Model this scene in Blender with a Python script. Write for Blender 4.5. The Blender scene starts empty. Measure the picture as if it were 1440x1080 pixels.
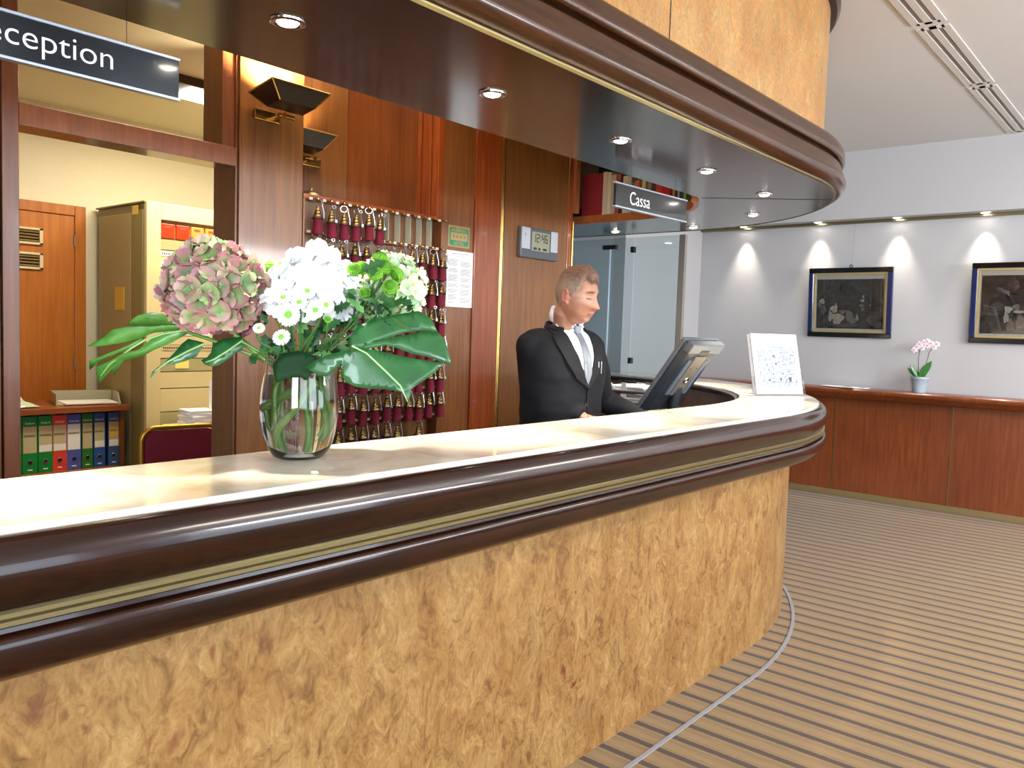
import bpy, bmesh, math, random
from mathutils import Vector, Matrix, noise
from mathutils.bvhtree import BVHTree
PI = math.pi
random.seed(7)
S = bpy.context.scene
COL = S.collection

# ------------------------------------------------------------------ camera
CAM_H = 1.4
FPX = 1146.06
RX = Vector((0.64735031, -0.76146351, 0.03333014))      # camera right
DY = Vector((-0.02909368, -0.06838382, -0.99723478))    # camera down
FW = Vector((0.76163714, 0.64459055, -0.06642206))      # camera forward
cam_d = bpy.data.cameras.new('camera')
cam = bpy.data.objects.new('camera', cam_d)
COL.objects.link(cam)
cam_d.sensor_width = 36.0
cam_d.lens = FPX * 36.0 / 1440.0
cam_d.clip_start = 0.05
m = Matrix.Identity(4)
for i in range(3):
    m[i][0] = RX[i]
    m[i][1] = -DY[i]
    m[i][2] = -FW[i]
m[2][3] = CAM_H
cam.matrix_world = m
S.camera = cam

# ------------------------------------------------------------------ world, exposure
S.view_settings.view_transform = 'Standard'
S.view_settings.look = 'None'
S.view_settings.gamma = 1.0
S.view_settings.use_curve_mapping = False
S.view_settings.exposure = 0.3
S.cycles.max_bounces = 8
S.cycles.diffuse_bounces = 3
S.cycles.glossy_bounces = 4
S.cycles.transmission_bounces = 8
S.cycles.transparent_max_bounces = 12
S.cycles.caustics_reflective = False
S.cycles.caustics_refractive = True
S.cycles.blur_glossy = 1.0
S.cycles.sample_clamp_indirect = 6.0
S.cycles.use_denoising = True
w = bpy.data.worlds.new('world')
S.world = w
w.use_nodes = True
w.node_tree.nodes['Background'].inputs[0].default_value = (0.72, 0.83, 1.0, 1)
w.node_tree.nodes['Background'].inputs[1].default_value = 1.5


def area(name, loc, target, sx, sy, power, color=(1, 1, 1)):
    l = bpy.data.lights.new(name, 'AREA')
    l.shape = 'RECTANGLE'
    l.size, l.size_y = sx, sy
    l.energy = power
    l.color = color
    o = bpy.data.objects.new(name, l)
    COL.objects.link(o)
    o.location = loc
    d = Vector(target) - Vector(loc)
    o.rotation_euler = d.to_track_quat('-Z', 'Y').to_euler()
    return o


def spot(name, loc, target, power, angle, blend, color, radius=0.03):
    l = bpy.data.lights.new(name, 'SPOT')
    l.energy = power
    l.spot_size = math.radians(angle)
    l.spot_blend = blend
    l.color = color
    l.shadow_soft_size = radius
    o = bpy.data.objects.new(name, l)
    COL.objects.link(o)
    o.location = loc
    d = Vector(target) - Vector(loc)
    o.rotation_euler = d.to_track_quat('-Z', 'Y').to_euler()
    return o


def point(name, loc, power, color, radius=0.05):
    l = bpy.data.lights.new(name, 'POINT')
    l.energy = power
    l.color = color
    l.shadow_soft_size = radius
    o = bpy.data.objects.new(name, l)
    COL.objects.link(o)
    o.location = loc
    return o


COOL = (0.80, 0.90, 1.0)
WARM = (1.0, 0.82, 0.60)
HALO = (1.0, 0.90, 0.75)
# daylight through the tall lobby windows behind the camera
area('daylight_area', (-1.6, -4.45, 1.7), (2.0, 1.5, 1.2), 2.4, 2.4, 70, COOL)
area('daylight_area', (1.6, -4.45, 1.7), (2.6, 1.5, 1.2), 2.4, 2.4, 70, COOL)
area('daylight_area', (4.8, -4.45, 1.7), (5.6, 1.5, 1.2), 2.4, 2.4, 70, COOL)
# lights added out of view to brighten the lobby
area('daylight_area', (-2.85, -1.4, 1.7), (2.0, 0.2, 1.6), 2.6, 2.0, 360, COOL)  # added daylight fill for the picture wall, no opening behind it
area('ceiling_fill_light', (5.0, -3.2, 2.2), (5.4, -1.6, 3.04), 4.0, 0.4, 230, (0.98, 0.98, 1.0))  # added uplight that brightens the lobby ceiling, no cove built
area('lobby_fill_light', (3.2, -1.6, 2.98), (3.2, -1.6, 0), 1.6, 0.6, 70, (1, 0.93, 0.82))  # this and the next are added lobby fill without fixtures
area('lobby_fill_light', (6.2, -1.6, 2.98), (6.2, -1.6, 0), 1.6, 0.6, 70, (1, 0.93, 0.82))
# back office
area('office_lamp_light', (2.4, 4.25, 2.57), (2.4, 4.25, 0), 1.1, 0.25, 34, (1.0, 0.88, 0.62))
# area behind the desk (warm light from above)
area('desk_overhead_light', (2.3, 2.6, 2.98), (2.3, 2.6, 0), 1.6, 0.4, 12, (1.0, 0.82, 0.58))


# ------------------------------------------------------------------ materials
def srgb(h, k=1.0):
    h = h.lstrip('#')
    out = []
    for i in (0, 2, 4):
        c = int(h[i:i + 2], 16) / 255.0
        c = c / 12.92 if c <= 0.04045 else ((c + 0.055) / 1.055) ** 2.4
        out.append(min(1, c * k))
    return (*out, 1)


def new_mat(name):
    m = bpy.data.materials.new(name)
    m.use_nodes = True
    return m, m.node_tree, m.node_tree.nodes['Principled BSDF']


def mat(name, col, rough=0.5, metal=0.0, coat=0.0, spec=0.5, emit=None, estr=0, trans=0, ior=None, bump=None, var=0.0):
    m, t, b = new_mat(name)
    c = srgb(col) if isinstance(col, str) else col
    b.inputs['Base Color'].default_value = c
    b.inputs['Roughness'].default_value = rough
    b.inputs['Metallic'].default_value = metal
    b.inputs['Coat Weight'].default_value = coat
    b.inputs['Coat Roughness'].default_value = 0.06
    b.inputs['Specular IOR Level'].default_value = spec
    if emit:
        b.inputs['Emission Color'].default_value = srgb(emit) if isinstance(emit, str) else emit
        b.inputs['Emission Strength'].default_value = estr
    if trans:
        b.inputs['Transmission Weight'].default_value = trans
    if ior:
        b.inputs['IOR'].default_value = ior
    if var or bump:
        tc = t.nodes.new('ShaderNodeTexCoord')
        n = t.nodes.new('ShaderNodeTexNoise')
        n.inputs['Scale'].default_value = bump[0] if bump else 30
        n.inputs['Detail'].default_value = 4
        t.links.new(tc.outputs['Object'], n.inputs['Vector'])
        if var:
            r = t.nodes.new('ShaderNodeValToRGB')
            r.color_ramp.elements[0].position = 0.3
            r.color_ramp.elements[1].position = 0.7
            r.color_ramp.elements[0].color = tuple(x * (1 - var) for x in c[:3]) + (1,)
            r.color_ramp.elements[1].color = tuple(min(1, x * (1 + var)) for x in c[:3]) + (1,)
            t.links.new(n.outputs['Fac'], r.inputs['Fac'])
            t.links.new(r.outputs['Color'], b.inputs['Base Color'])
        if bump:
            bp = t.nodes.new('ShaderNodeBump')
            bp.inputs['Strength'].default_value = bump[1]
            bp.inputs['Distance'].default_value = 0.002
            t.links.new(n.outputs['Fac'], bp.inputs['Height'])
            t.links.new(bp.outputs['Normal'], b.inputs['Normal'])
    return m


def wood(name, c1, c2, rough=0.3, coat=0.3, scale=(14, 14, 0.9), detail=6, c3=None):
    m, t, b = new_mat(name)
    tc = t.nodes.new('ShaderNodeTexCoord')
    mp = t.nodes.new('ShaderNodeMapping')
    mp.inputs['Scale'].default_value = scale
    n = t.nodes.new('ShaderNodeTexNoise')
    n.inputs['Scale'].default_value = 3.0
    n.inputs['Detail'].default_value = detail
    n.inputs['Roughness'].default_value = 0.6
    n.inputs['Distortion'].default_value = 0.6
    n2 = t.nodes.new('ShaderNodeTexNoise')
    n2.inputs['Scale'].default_value = 1.6
    n2.inputs['Detail'].default_value = 2
    r = t.nodes.new('ShaderNodeValToRGB')
    r.color_ramp.elements[0].position = 0.32
    r.color_ramp.elements[1].position = 0.68
    r.color_ramp.elements[0].color = srgb(c1)
    r.color_ramp.elements[1].color = srgb(c2)
    mx = t.nodes.new('ShaderNodeMix')
    mx.data_type = 'RGBA'
    mx.blend_type = 'MULTIPLY'
    r2 = t.nodes.new('ShaderNodeValToRGB')
    r2.color_ramp.elements[0].position = 0.3
    r2.color_ramp.elements[0].color = (0.78, 0.72, 0.68, 1)
    r2.color_ramp.elements[1].position = 0.7
    r2.color_ramp.elements[1].color = (1, 1, 1, 1)
    t.links.new(tc.outputs['Object'], mp.inputs['Vector'])
    t.links.new(mp.outputs['Vector'], n.inputs['Vector'])
    t.links.new(tc.outputs['Object'], n2.inputs['Vector'])
    t.links.new(n.outputs['Fac'], r.inputs['Fac'])
    t.links.new(n2.outputs['Fac'], r2.inputs['Fac'])
    mx.inputs['Factor'].default_value = 1
    t.links.new(r.outputs['Color'], mx.inputs['A'])
    t.links.new(r2.outputs['Color'], mx.inputs['B'])
    t.links.new(mx.outputs['Result'], b.inputs['Base Color'])
    b.inputs['Roughness'].default_value = rough
    b.inputs['Coat Weight'].default_value = coat
    b.inputs['Coat Roughness'].default_value = 0.08
    return m


def burl(name, knots=(), light='#B08E5E', mid='#957244', dark='#70502C', coat=0.25):
    m, t, b = new_mat(name)
    N, L = t.nodes, t.links
    tc = N.new('ShaderNodeTexCoord')
    mp = N.new('ShaderNodeMapping')
    mp.inputs['Scale'].default_value = (1.25, 1.25, 0.72)
    L.new(tc.outputs['Object'], mp.inputs['Vector'])
    nz = N.new('ShaderNodeTexNoise')
    nz.inputs['Scale'].default_value = 7
    nz.inputs['Detail'].default_value = 3
    L.new(mp.outputs['Vector'], nz.inputs['Vector'])
    warp = N.new('ShaderNodeVectorMath')
    warp.operation = 'MULTIPLY_ADD'
    warp.inputs[1].default_value = (0.16, 0.16, 0.16)
    L.new(nz.outputs['Color'], warp.inputs[0])
    L.new(mp.outputs['Vector'], warp.inputs[2])
    n1 = N.new('ShaderNodeTexNoise')
    n1.inputs['Scale'].default_value = 18
    n1.inputs['Detail'].default_value = 6
    n1.inputs['Roughness'].default_value = 0.62
    n1.inputs['Distortion'].default_value = 1.1
    L.new(warp.outputs[0], n1.inputs['Vector'])
    r1 = N.new('ShaderNodeValToRGB')
    e = r1.color_ramp.elements
    e[0].position = 0.30
    e[0].color = srgb(dark)
    e[1].position = 0.72
    e[1].color = srgb(light)
    e.new(0.46).color = srgb(mid)
    e.new(0.56).color = srgb('#A07E4E')
    L.new(n1.outputs['Fac'], r1.inputs['Fac'])
    # curly rings round the eyes
    vo = N.new('ShaderNodeTexVoronoi')
    vo.inputs['Scale'].default_value = 17
    L.new(warp.outputs[0], vo.inputs['Vector'])
    wv = N.new('ShaderNodeMath')
    wv.operation = 'MULTIPLY'
    wv.inputs[1].default_value = 26
    L.new(vo.outputs['Distance'], wv.inputs[0])
    sn = N.new('ShaderNodeMath')
    sn.operation = 'SINE'
    L.new(wv.outputs[0], sn.inputs[0])
    rs = N.new('ShaderNodeValToRGB')
    rs.color_ramp.elements[0].position = 0.0
    rs.color_ramp.elements[0].color = (0.80, 0.74, 0.66, 1)
    rs.color_ramp.elements[1].position = 0.55
    rs.color_ramp.elements[1].color = (1, 1, 1, 1)
    L.new(sn.outputs[0], rs.inputs['Fac'])
    mx = N.new('ShaderNodeMix')
    mx.data_type = 'RGBA'
    mx.blend_type = 'MULTIPLY'
    mx.inputs['Factor'].default_value = 0.35
    L.new(r1.outputs['Color'], mx.inputs['A'])
    L.new(rs.outputs['Color'], mx.inputs['B'])
    nf = N.new('ShaderNodeTexNoise')
    nf.inputs['Scale'].default_value = 95
    nf.inputs['Detail'].default_value = 5
    nf.inputs['Roughness'].default_value = 0.7
    L.new(warp.outputs[0], nf.inputs['Vector'])
    rf = N.new('ShaderNodeValToRGB')
    rf.color_ramp.elements[0].position = 0.34
    rf.color_ramp.elements[0].color = (0.72, 0.66, 0.58, 1)
    rf.color_ramp.elements[1].position = 0.56
    rf.color_ramp.elements[1].color = (1.04, 1.04, 1.04, 1)
    L.new(nf.outputs['Fac'], rf.inputs['Fac'])
    mf = N.new('ShaderNodeMix')
    mf.data_type = 'RGBA'
    mf.blend_type = 'MULTIPLY'
    mf.inputs['Factor'].default_value = 0.75
    L.new(mx.outputs['Result'], mf.inputs['A'])
    L.new(rf.outputs['Color'], mf.inputs['B'])
    mx = mf
    # large tone patches
    n3 = N.new('ShaderNodeTexNoise')
    n3.inputs['Scale'].default_value = 5.5
    n3.inputs['Detail'].default_value = 3
    L.new(mp.outputs['Vector'], n3.inputs['Vector'])
    r3 = N.new('ShaderNodeValToRGB')
    r3.color_ramp.elements[0].position = 0.35
    r3.color_ramp.elements[0].color = (0.80, 0.70, 0.58, 1)
    r3.color_ramp.elements[1].position = 0.65
    r3.color_ramp.elements[1].color = (1.0, 1.0, 0.98, 1)
    L.new(n3.outputs['Fac'], r3.inputs['Fac'])
    mx2 = N.new('ShaderNodeMix')
    mx2.data_type = 'RGBA'
    mx2.blend_type = 'MULTIPLY'
    mx2.inputs['Factor'].default_value = 1.0
    L.new(mx.outputs['Result'], mx2.inputs['A'])
    L.new(r3.outputs['Color'], mx2.inputs['B'])
    # red brown pin knots
    vk = N.new('ShaderNodeTexVoronoi')
    vk.inputs['Scale'].default_value = 9
    L.new(warp.outputs[0], vk.inputs['Vector'])
    rk = N.new('ShaderNodeValToRGB')
    rk.color_ramp.elements[0].position = 0.05
    rk.color_ramp.elements[0].color = (1, 1, 1, 1)
    rk.color_ramp.elements[1].position = 0.13
    rk.color_ramp.elements[1].color = (0, 0, 0, 1)
    L.new(vk.outputs['Distance'], rk.inputs['Fac'])
    n4 = N.new('ShaderNodeTexNoise')
    n4.inputs['Scale'].default_value = 4.2
    L.new(tc.outputs['Object'], n4.inputs['Vector'])
    gt = N.new('ShaderNodeMapRange')
    gt.inputs['From Min'].default_value = 0.50
    gt.inputs['From Max'].default_value = 0.60
    L.new(n4.outputs['Fac'], gt.inputs['Value'])
    ml = N.new('ShaderNodeMath')
    ml.operation = 'MULTIPLY'
    L.new(rk.outputs['Color'], ml.inputs[0])
    L.new(gt.outputs['Result'], ml.inputs[1])
    mx3 = N.new('ShaderNodeMix')
    mx3.data_type = 'RGBA'
    L.new(ml.outputs[0], mx3.inputs['Factor'])
    L.new(mx2.outputs['Result'], mx3.inputs['A'])
    mx3.inputs['B'].default_value = srgb('#6A2E1C')
    last = mx3.outputs['Result']
    if knots:
        nk = N.new('ShaderNodeTexNoise')
        nk.inputs['Scale'].default_value = 42
        nk.inputs['Detail'].default_value = 3
        L.new(tc.outputs['Object'], nk.inputs['Vector'])
        wk = N.new('ShaderNodeVectorMath')
        wk.operation = 'MULTIPLY_ADD'
        wk.inputs[1].default_value = (0.06, 0.0, 0.06)
        L.new(nk.outputs['Color'], wk.inputs[0])
        fl = N.new('ShaderNodeVectorMath')
        fl.operation = 'MULTIPLY'
        fl.inputs[1].default_value = (1, 0, 0.8)
        L.new(tc.outputs['Object'], fl.inputs[0])
        L.new(fl.outputs[0], wk.inputs[2])
        acc = None
        for kx, kz, kr in knots:
            ds = N.new('ShaderNodeVectorMath')
            ds.operation = 'DISTANCE'
            L.new(wk.outputs[0], ds.inputs[0])
            # object origin sits at (3.4, 1.5, 0)
            ds.inputs[1].default_value = (kx - 3.4 + 0.03, 0, kz * 0.8 + 0.03)
            mr = N.new('ShaderNodeMapRange')
            mr.inputs['From Min'].default_value = kr * 0.2
            mr.inputs['From Max'].default_value = kr * 1.1
            mr.inputs['To Min'].default_value = 0.75
            mr.inputs['To Max'].default_value = 0.0
            L.new(ds.outputs['Value'], mr.inputs['Value'])
            if acc is None:
                acc = mr.outputs['Result']
            else:
                mm = N.new('ShaderNodeMath')
                mm.operation = 'MAXIMUM'
                L.new(acc, mm.inputs[0])
                L.new(mr.outputs['Result'], mm.inputs[1])
                acc = mm.outputs[0]
        rr_ = N.new('ShaderNodeMath')
        rr_.operation = 'MULTIPLY'
        L.new(acc, rr_.inputs[0])
        L.new(nk.outputs['Fac'], rr_.inputs[1])
        r2_ = N.new('ShaderNodeMath')
        r2_.operation = 'MULTIPLY'
        r2_.inputs[1].default_value = 1.7
        r2_.use_clamp = True
        L.new(rr_.outputs[0], r2_.inputs[0])
        mx4 = N.new('ShaderNodeMix')
        mx4.data_type = 'RGBA'
        L.new(r2_.outputs[0], mx4.inputs['Factor'])
        L.new(last, mx4.inputs['A'])
        mx4.inputs['B'].default_value = srgb('#5E3424')
        last = mx4.outputs['Result']
    L.new(last, b.inputs['Base Color'])
    b.inputs['Roughness'].default_value = 0.42
    b.inputs['Coat Weight'].default_value = coat
    b.inputs['Coat Roughness'].default_value = 0.15
    return m


def marble_mat():
    m, t, b = new_mat('cream_marble')
    N, L = t.nodes, t.links
    tc = N.new('ShaderNodeTexCoord')
    n1 = N.new('ShaderNodeTexNoise')
    n1.inputs['Scale'].default_value = 4.5
    n1.inputs['Detail'].default_value = 8
    n1.inputs['Distortion'].default_value = 1.2
    L.new(tc.outputs['Object'], n1.inputs['Vector'])
    r = N.new('ShaderNodeValToRGB')
    e = r.color_ramp.elements
    e[0].position = 0.30
    e[0].color = srgb('#D2C4A8')
    e[1].position = 0.66
    e[1].color = srgb('#F4EEE0')
    e.new(0.47).color = srgb('#ECE2CE')
    L.new(n1.outputs['Fac'], r.inputs['Fac'])
    L.new(r.outputs['Color'], b.inputs['Base Color'])
    b.inputs['Roughness'].default_value = 0.14
    b.inputs['Coat Weight'].default_value = 0.3
    b.inputs['Coat Roughness'].default_value = 0.05
    return m


def carpet_mat():
    m, t, b = new_mat('striped_carpet')
    N, L = t.nodes, t.links
    tc = N.new('ShaderNodeTexCoord')
    sp = N.new('ShaderNodeSeparateXYZ')
    L.new(tc.outputs['Object'], sp.inputs[0])
    n0 = N.new('ShaderNodeTexNoise')
    n0.inputs['Scale'].default_value = 90
    n0.inputs['Detail'].default_value = 2
    L.new(tc.outputs['Object'], n0.inputs['Vector'])
    ad = N.new('ShaderNodeMath')
    ad.operation = 'MULTIPLY_ADD'
    L.new(n0.outputs['Fac'], ad.inputs[0])
    ad.inputs[1].default_value = 0.006
    L.new(sp.outputs['X'], ad.inputs[2])
    dv = N.new('ShaderNodeMath')
    dv.operation = 'DIVIDE'
    L.new(ad.outputs[0], dv.inputs[0])
    dv.inputs[1].default_value = 0.1128
    sh = N.new('ShaderNodeMath')
    sh.operation = 'ADD'
    L.new(dv.outputs[0], sh.inputs[0])
    sh.inputs[1].default_value = 100.312
    fr = N.new('ShaderNodeMath')
    fr.operation = 'FRACT'
    L.new(sh.outputs[0], fr.inputs[0])
    r = N.new('ShaderNodeValToRGB')
    r.color_ramp.interpolation = 'LINEAR'
    e = r.color_ramp.elements
    dk, lt, lt2 = srgb('#44342A'), srgb('#8E734A'), srgb('#80663F')
    e[0].position = 0.0
    e[0].color = lt
    e[1].position = 1.0
    e[1].color = lt
    for p, c in ((0.36, lt), (0.39, dk), (0.61, dk), (0.64, lt), (0.72, lt2), (0.80, lt), (0.20, lt2)):
        e.new(p).color = c
    L.new(fr.outputs[0], r.inputs['Fac'])
    # fine thread lines along the stripes
    mp = N.new('ShaderNodeMapping')
    mp.inputs['Scale'].default_value = (260, 9, 1)
    L.new(tc.outputs['Object'], mp.inputs['Vector'])
    n1 = N.new('ShaderNodeTexNoise')
    n1.inputs['Scale'].default_value = 1
    n1.inputs['Detail'].default_value = 3
    L.new(mp.outputs['Vector'], n1.inputs['Vector'])
    r1 = N.new('ShaderNodeValToRGB')
    r1.color_ramp.elements[0].position = 0.32
    r1.color_ramp.elements[0].color = (0.62, 0.58, 0.56, 1)
    r1.color_ramp.elements[1].position = 0.60
    r1.color_ramp.elements[1].color = (1, 1, 1, 1)
    L.new(n1.outputs['Fac'], r1.inputs['Fac'])
    mx = N.new('ShaderNodeMix')
    mx.data_type = 'RGBA'
    mx.blend_type = 'MULTIPLY'
    mx.inputs['Factor'].default_value = 0.55
    L.new(r.outputs['Color'], mx.inputs['A'])
    L.new(r1.outputs['Color'], mx.inputs['B'])
    L.new(mx.outputs['Result'], b.inputs['Base Color'])
    b.inputs['Roughness'].default_value = 0.9
    b.inputs['Specular IOR Level'].default_value = 0.25
    b.inputs['Sheen Weight'].default_value = 0.15
    bp = N.new('ShaderNodeBump')
    bp.inputs['Strength'].default_value = 0.5
    bp.inputs['Distance'].default_value = 0.003
    L.new(n1.outputs['Fac'], bp.inputs['Height'])
    L.new(bp.outputs['Normal'], b.inputs['Normal'])
    return m


def thin_glass(name, tint=(0.92, 0.97, 0.96, 1), refl=1.0, rough=0.0):
    m = bpy.data.materials.new(name)
    m.use_nodes = True
    t = m.node_tree
    t.nodes.clear()
    out = t.nodes.new('ShaderNodeOutputMaterial')
    mx = t.nodes.new('ShaderNodeMixShader')
    tr = t.nodes.new('ShaderNodeBsdfTransparent')
    tr.inputs[0].default_value = tint
    gl = t.nodes.new('ShaderNodeBsdfGlossy')
    gl.inputs['Roughness'].default_value = rough
    gl.inputs['Color'].default_value = (refl, refl, refl, 1)
    fr = t.nodes.new('ShaderNodeLayerWeight')
    pw = t.nodes.new('ShaderNodeMath')
    pw.operation = 'POWER'
    pw.inputs[1].default_value = 4.0
    ma = t.nodes.new('ShaderNodeMath')
    ma.operation = 'MULTIPLY_ADD'
    ma.inputs[1].default_value = 0.8
    ma.inputs[2].default_value = 0.05
    t.links.new(fr.outputs['Facing'], pw.inputs[0])
    t.links.new(pw.outputs[0], ma.inputs[0])
    t.links.new(ma.outputs[0], mx.inputs['Fac'])
    t.links.new(tr.outputs[0], mx.inputs[1])
    t.links.new(gl.outputs[0], mx.inputs[2])
    t.links.new(mx.outputs[0], out.inputs[0])
    return m


def vcol_mat(name, rough=0.6, spec=0.3, sub=0.0, coat=0.0, trans=0.0):
    m, t, b = new_mat(name)
    a = t.nodes.new('ShaderNodeAttribute')
    a.attribute_name = 'Col'
    t.links.new(a.outputs['Color'], b.inputs['Base Color'])
    b.inputs['Roughness'].default_value = rough
    b.inputs['Specular IOR Level'].default_value = spec
    b.inputs['Coat Weight'].default_value = coat
    if sub:
        b.inputs['Subsurface Weight'].default_value = sub
        b.inputs['Subsurface Scale'].default_value = 0.01
    return m


def art_mat(name, seed):
    """dark old engraving with pale groups of figures"""
    m, t, b = new_mat(name)
    N, L = t.nodes, t.links
    tc = N.new('ShaderNodeTexCoord')
    n1 = N.new('ShaderNodeTexNoise')
    n1.inputs['Scale'].default_value = 9
    n1.inputs['Detail'].default_value = 6
    n1.inputs['Distortion'].default_value = 1.5
    mp = N.new('ShaderNodeMapping')
    mp.inputs['Location'].default_value = (seed, seed * 2, 0)
    L.new(tc.outputs['Object'], mp.inputs['Vector'])
    L.new(mp.outputs['Vector'], n1.inputs['Vector'])
    r = N.new('ShaderNodeValToRGB')
    e = r.color_ramp.elements
    e[0].position = 0.35
    e[0].color = srgb('#1F1C1A')
    e[1].position = 0.75
    e[1].color = srgb('#4A453E')
    L.new(n1.outputs['Fac'], r.inputs['Fac'])
    L.new(r.outputs['Color'], b.inputs['Base Color'])
    b.inputs['Roughness'].default_value = 0.25
    return m


M = {}
M['marble'] = marble_mat()
M['carpet'] = carpet_mat()
M['mahogany'] = wood('dark_mahogany', '#180A07', '#30160D', 0.2, 0.4, (1.2, 14, 14))
M['mahogany'].node_tree.nodes['Principled BSDF'].inputs['Coat Roughness'].default_value = 0.05
M['mahogany'].node_tree.nodes['Principled BSDF'].inputs['Specular IOR Level'].default_value = 0.3
M['canopy_wood'] = wood('canopy_brown_wood', '#2A1408', '#462710', 0.26, 0.2, (1.2, 14, 14))
M['canopy_wood'].node_tree.nodes['Principled BSDF'].inputs['Specular IOR Level'].default_value = 0.3
M['soffit'] = mat('glossy_dark_brown_soffit', '#1E120C', 0.22, 0, 0.7, 0.4)
M['soffit'].node_tree.nodes['Principled BSDF'].inputs['Coat Roughness'].default_value = 0.14
KN = [(0.97, 0.715, 0.022), (0.52, 0.725, 0.03), (1.88, 0.722, 0.020), (1.96, 0.75, 0.012), (2.335, 0.728, 0.020), (2.42, 0.745, 0.010), (2.84, 0.185, 0.018), (2.76, 0.15, 0.016), (3.14, 0.77, 0.016), (3.55, 0.70, 0.014), (3.16, 0.336, 0.009), (1.10, 0.735, 0.012), (1.44, 0.60, 0.007), (0.60, 0.66, 0.012)]
M['burl'] = burl('burl_veneer', KN)
M['burl_top'] = burl('burl_veneer_upper', (), '#C8A062', '#B88A4C', '#A07036')
M['panel'] = wood('cherry_panel', '#6E3A1A', '#885028', 0.28, 0.4)
M['panel_dark'] = wood('cherry_panel_brown', '#6C3C1C', '#86552A', 0.3, 0.4)
M['panel_yellow'] = wood('oak_brown_panel', '#6C421E', '#86592C', 0.33, 0.3)
M['panel_orange'] = wood('orange_cherry_panel', '#7E3A18', '#984E22', 0.26, 0.4)
M['post'] = wood('dark_post_wood', '#5A3018', '#774424', 0.35, 0.3)
M['door'] = wood('orange_door_wood', '#B4661E', '#CC7F30', 0.4, 0.2)
M['wainscot'] = wood('red_brown_wainscot', '#6E3418', '#874826', 0.32, 0.35)
M['shelf_wood'] = wood('shelf_wood', '#8E4E22', '#A8622E', 0.4, 0.2, (1.2, 14, 14))
M['brass'] = mat('brass', '#C9A45A', 0.25, 1.0)
M['brass_dull'] = mat('dull_brass', '#8F8560', 0.36, 0.9)
M['brass_old'] = mat('aged_brass', '#A08A62', 0.33, 1.0, bump=(60, 0.2))
M['chrome'] = mat('chrome', '#D8D8D8', 0.12, 1.0)
M['steel'] = mat('steel', '#A8A8A8', 0.3, 1.0)
M['black'] = mat('black_plastic', '#141414', 0.35)
M['matt_black'] = mat('matt_black', '#0C0C0C', 0.8)
M['white'] = mat('white_paint', '#EDEDED', 0.5)
M['paper'] = mat('paper', '#F4F4F2', 0.7)
M['wall_grey'] = mat('grey_wall_paint', '#B4B3B4', 0.75, bump=(120, 0.15), var=0.02)
M['wall_blue'] = mat('cool_grey_wall_paint', '#BCC0C4', 0.75)
M['ceil'] = mat('ceiling_paint', '#D4D2D0', 0.85, bump=(200, 0.15))
M['office_wall'] = mat('cream_wall', '#EFE6CC', 0.8, var=0.015)
M['lamp'] = mat('lamp_glow', '#FFFFFF', 0.5, emit=(1, 0.93, 0.82, 1), estr=25)
M['tube'] = mat('tube_glow', '#FFFFFF', 0.5, emit=(1, 0.95, 0.8, 1), estr=12)


# ------------------------------------------------------------------ pixel helpers (used to take positions off the photograph)
def ray(px, py):
    return RX * ((px - 720) / FPX) + DY * ((py - 540) / FPX) + FW


def at(px, py, ax, val):
    d = ray(px, py)
    c = Vector((0, 0, CAM_H))
    return c + d * ((val - c[ax]) / d[ax])


def deep(px, py, depth):
    return Vector((0, 0, CAM_H)) + ray(px, py) * depth


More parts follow.
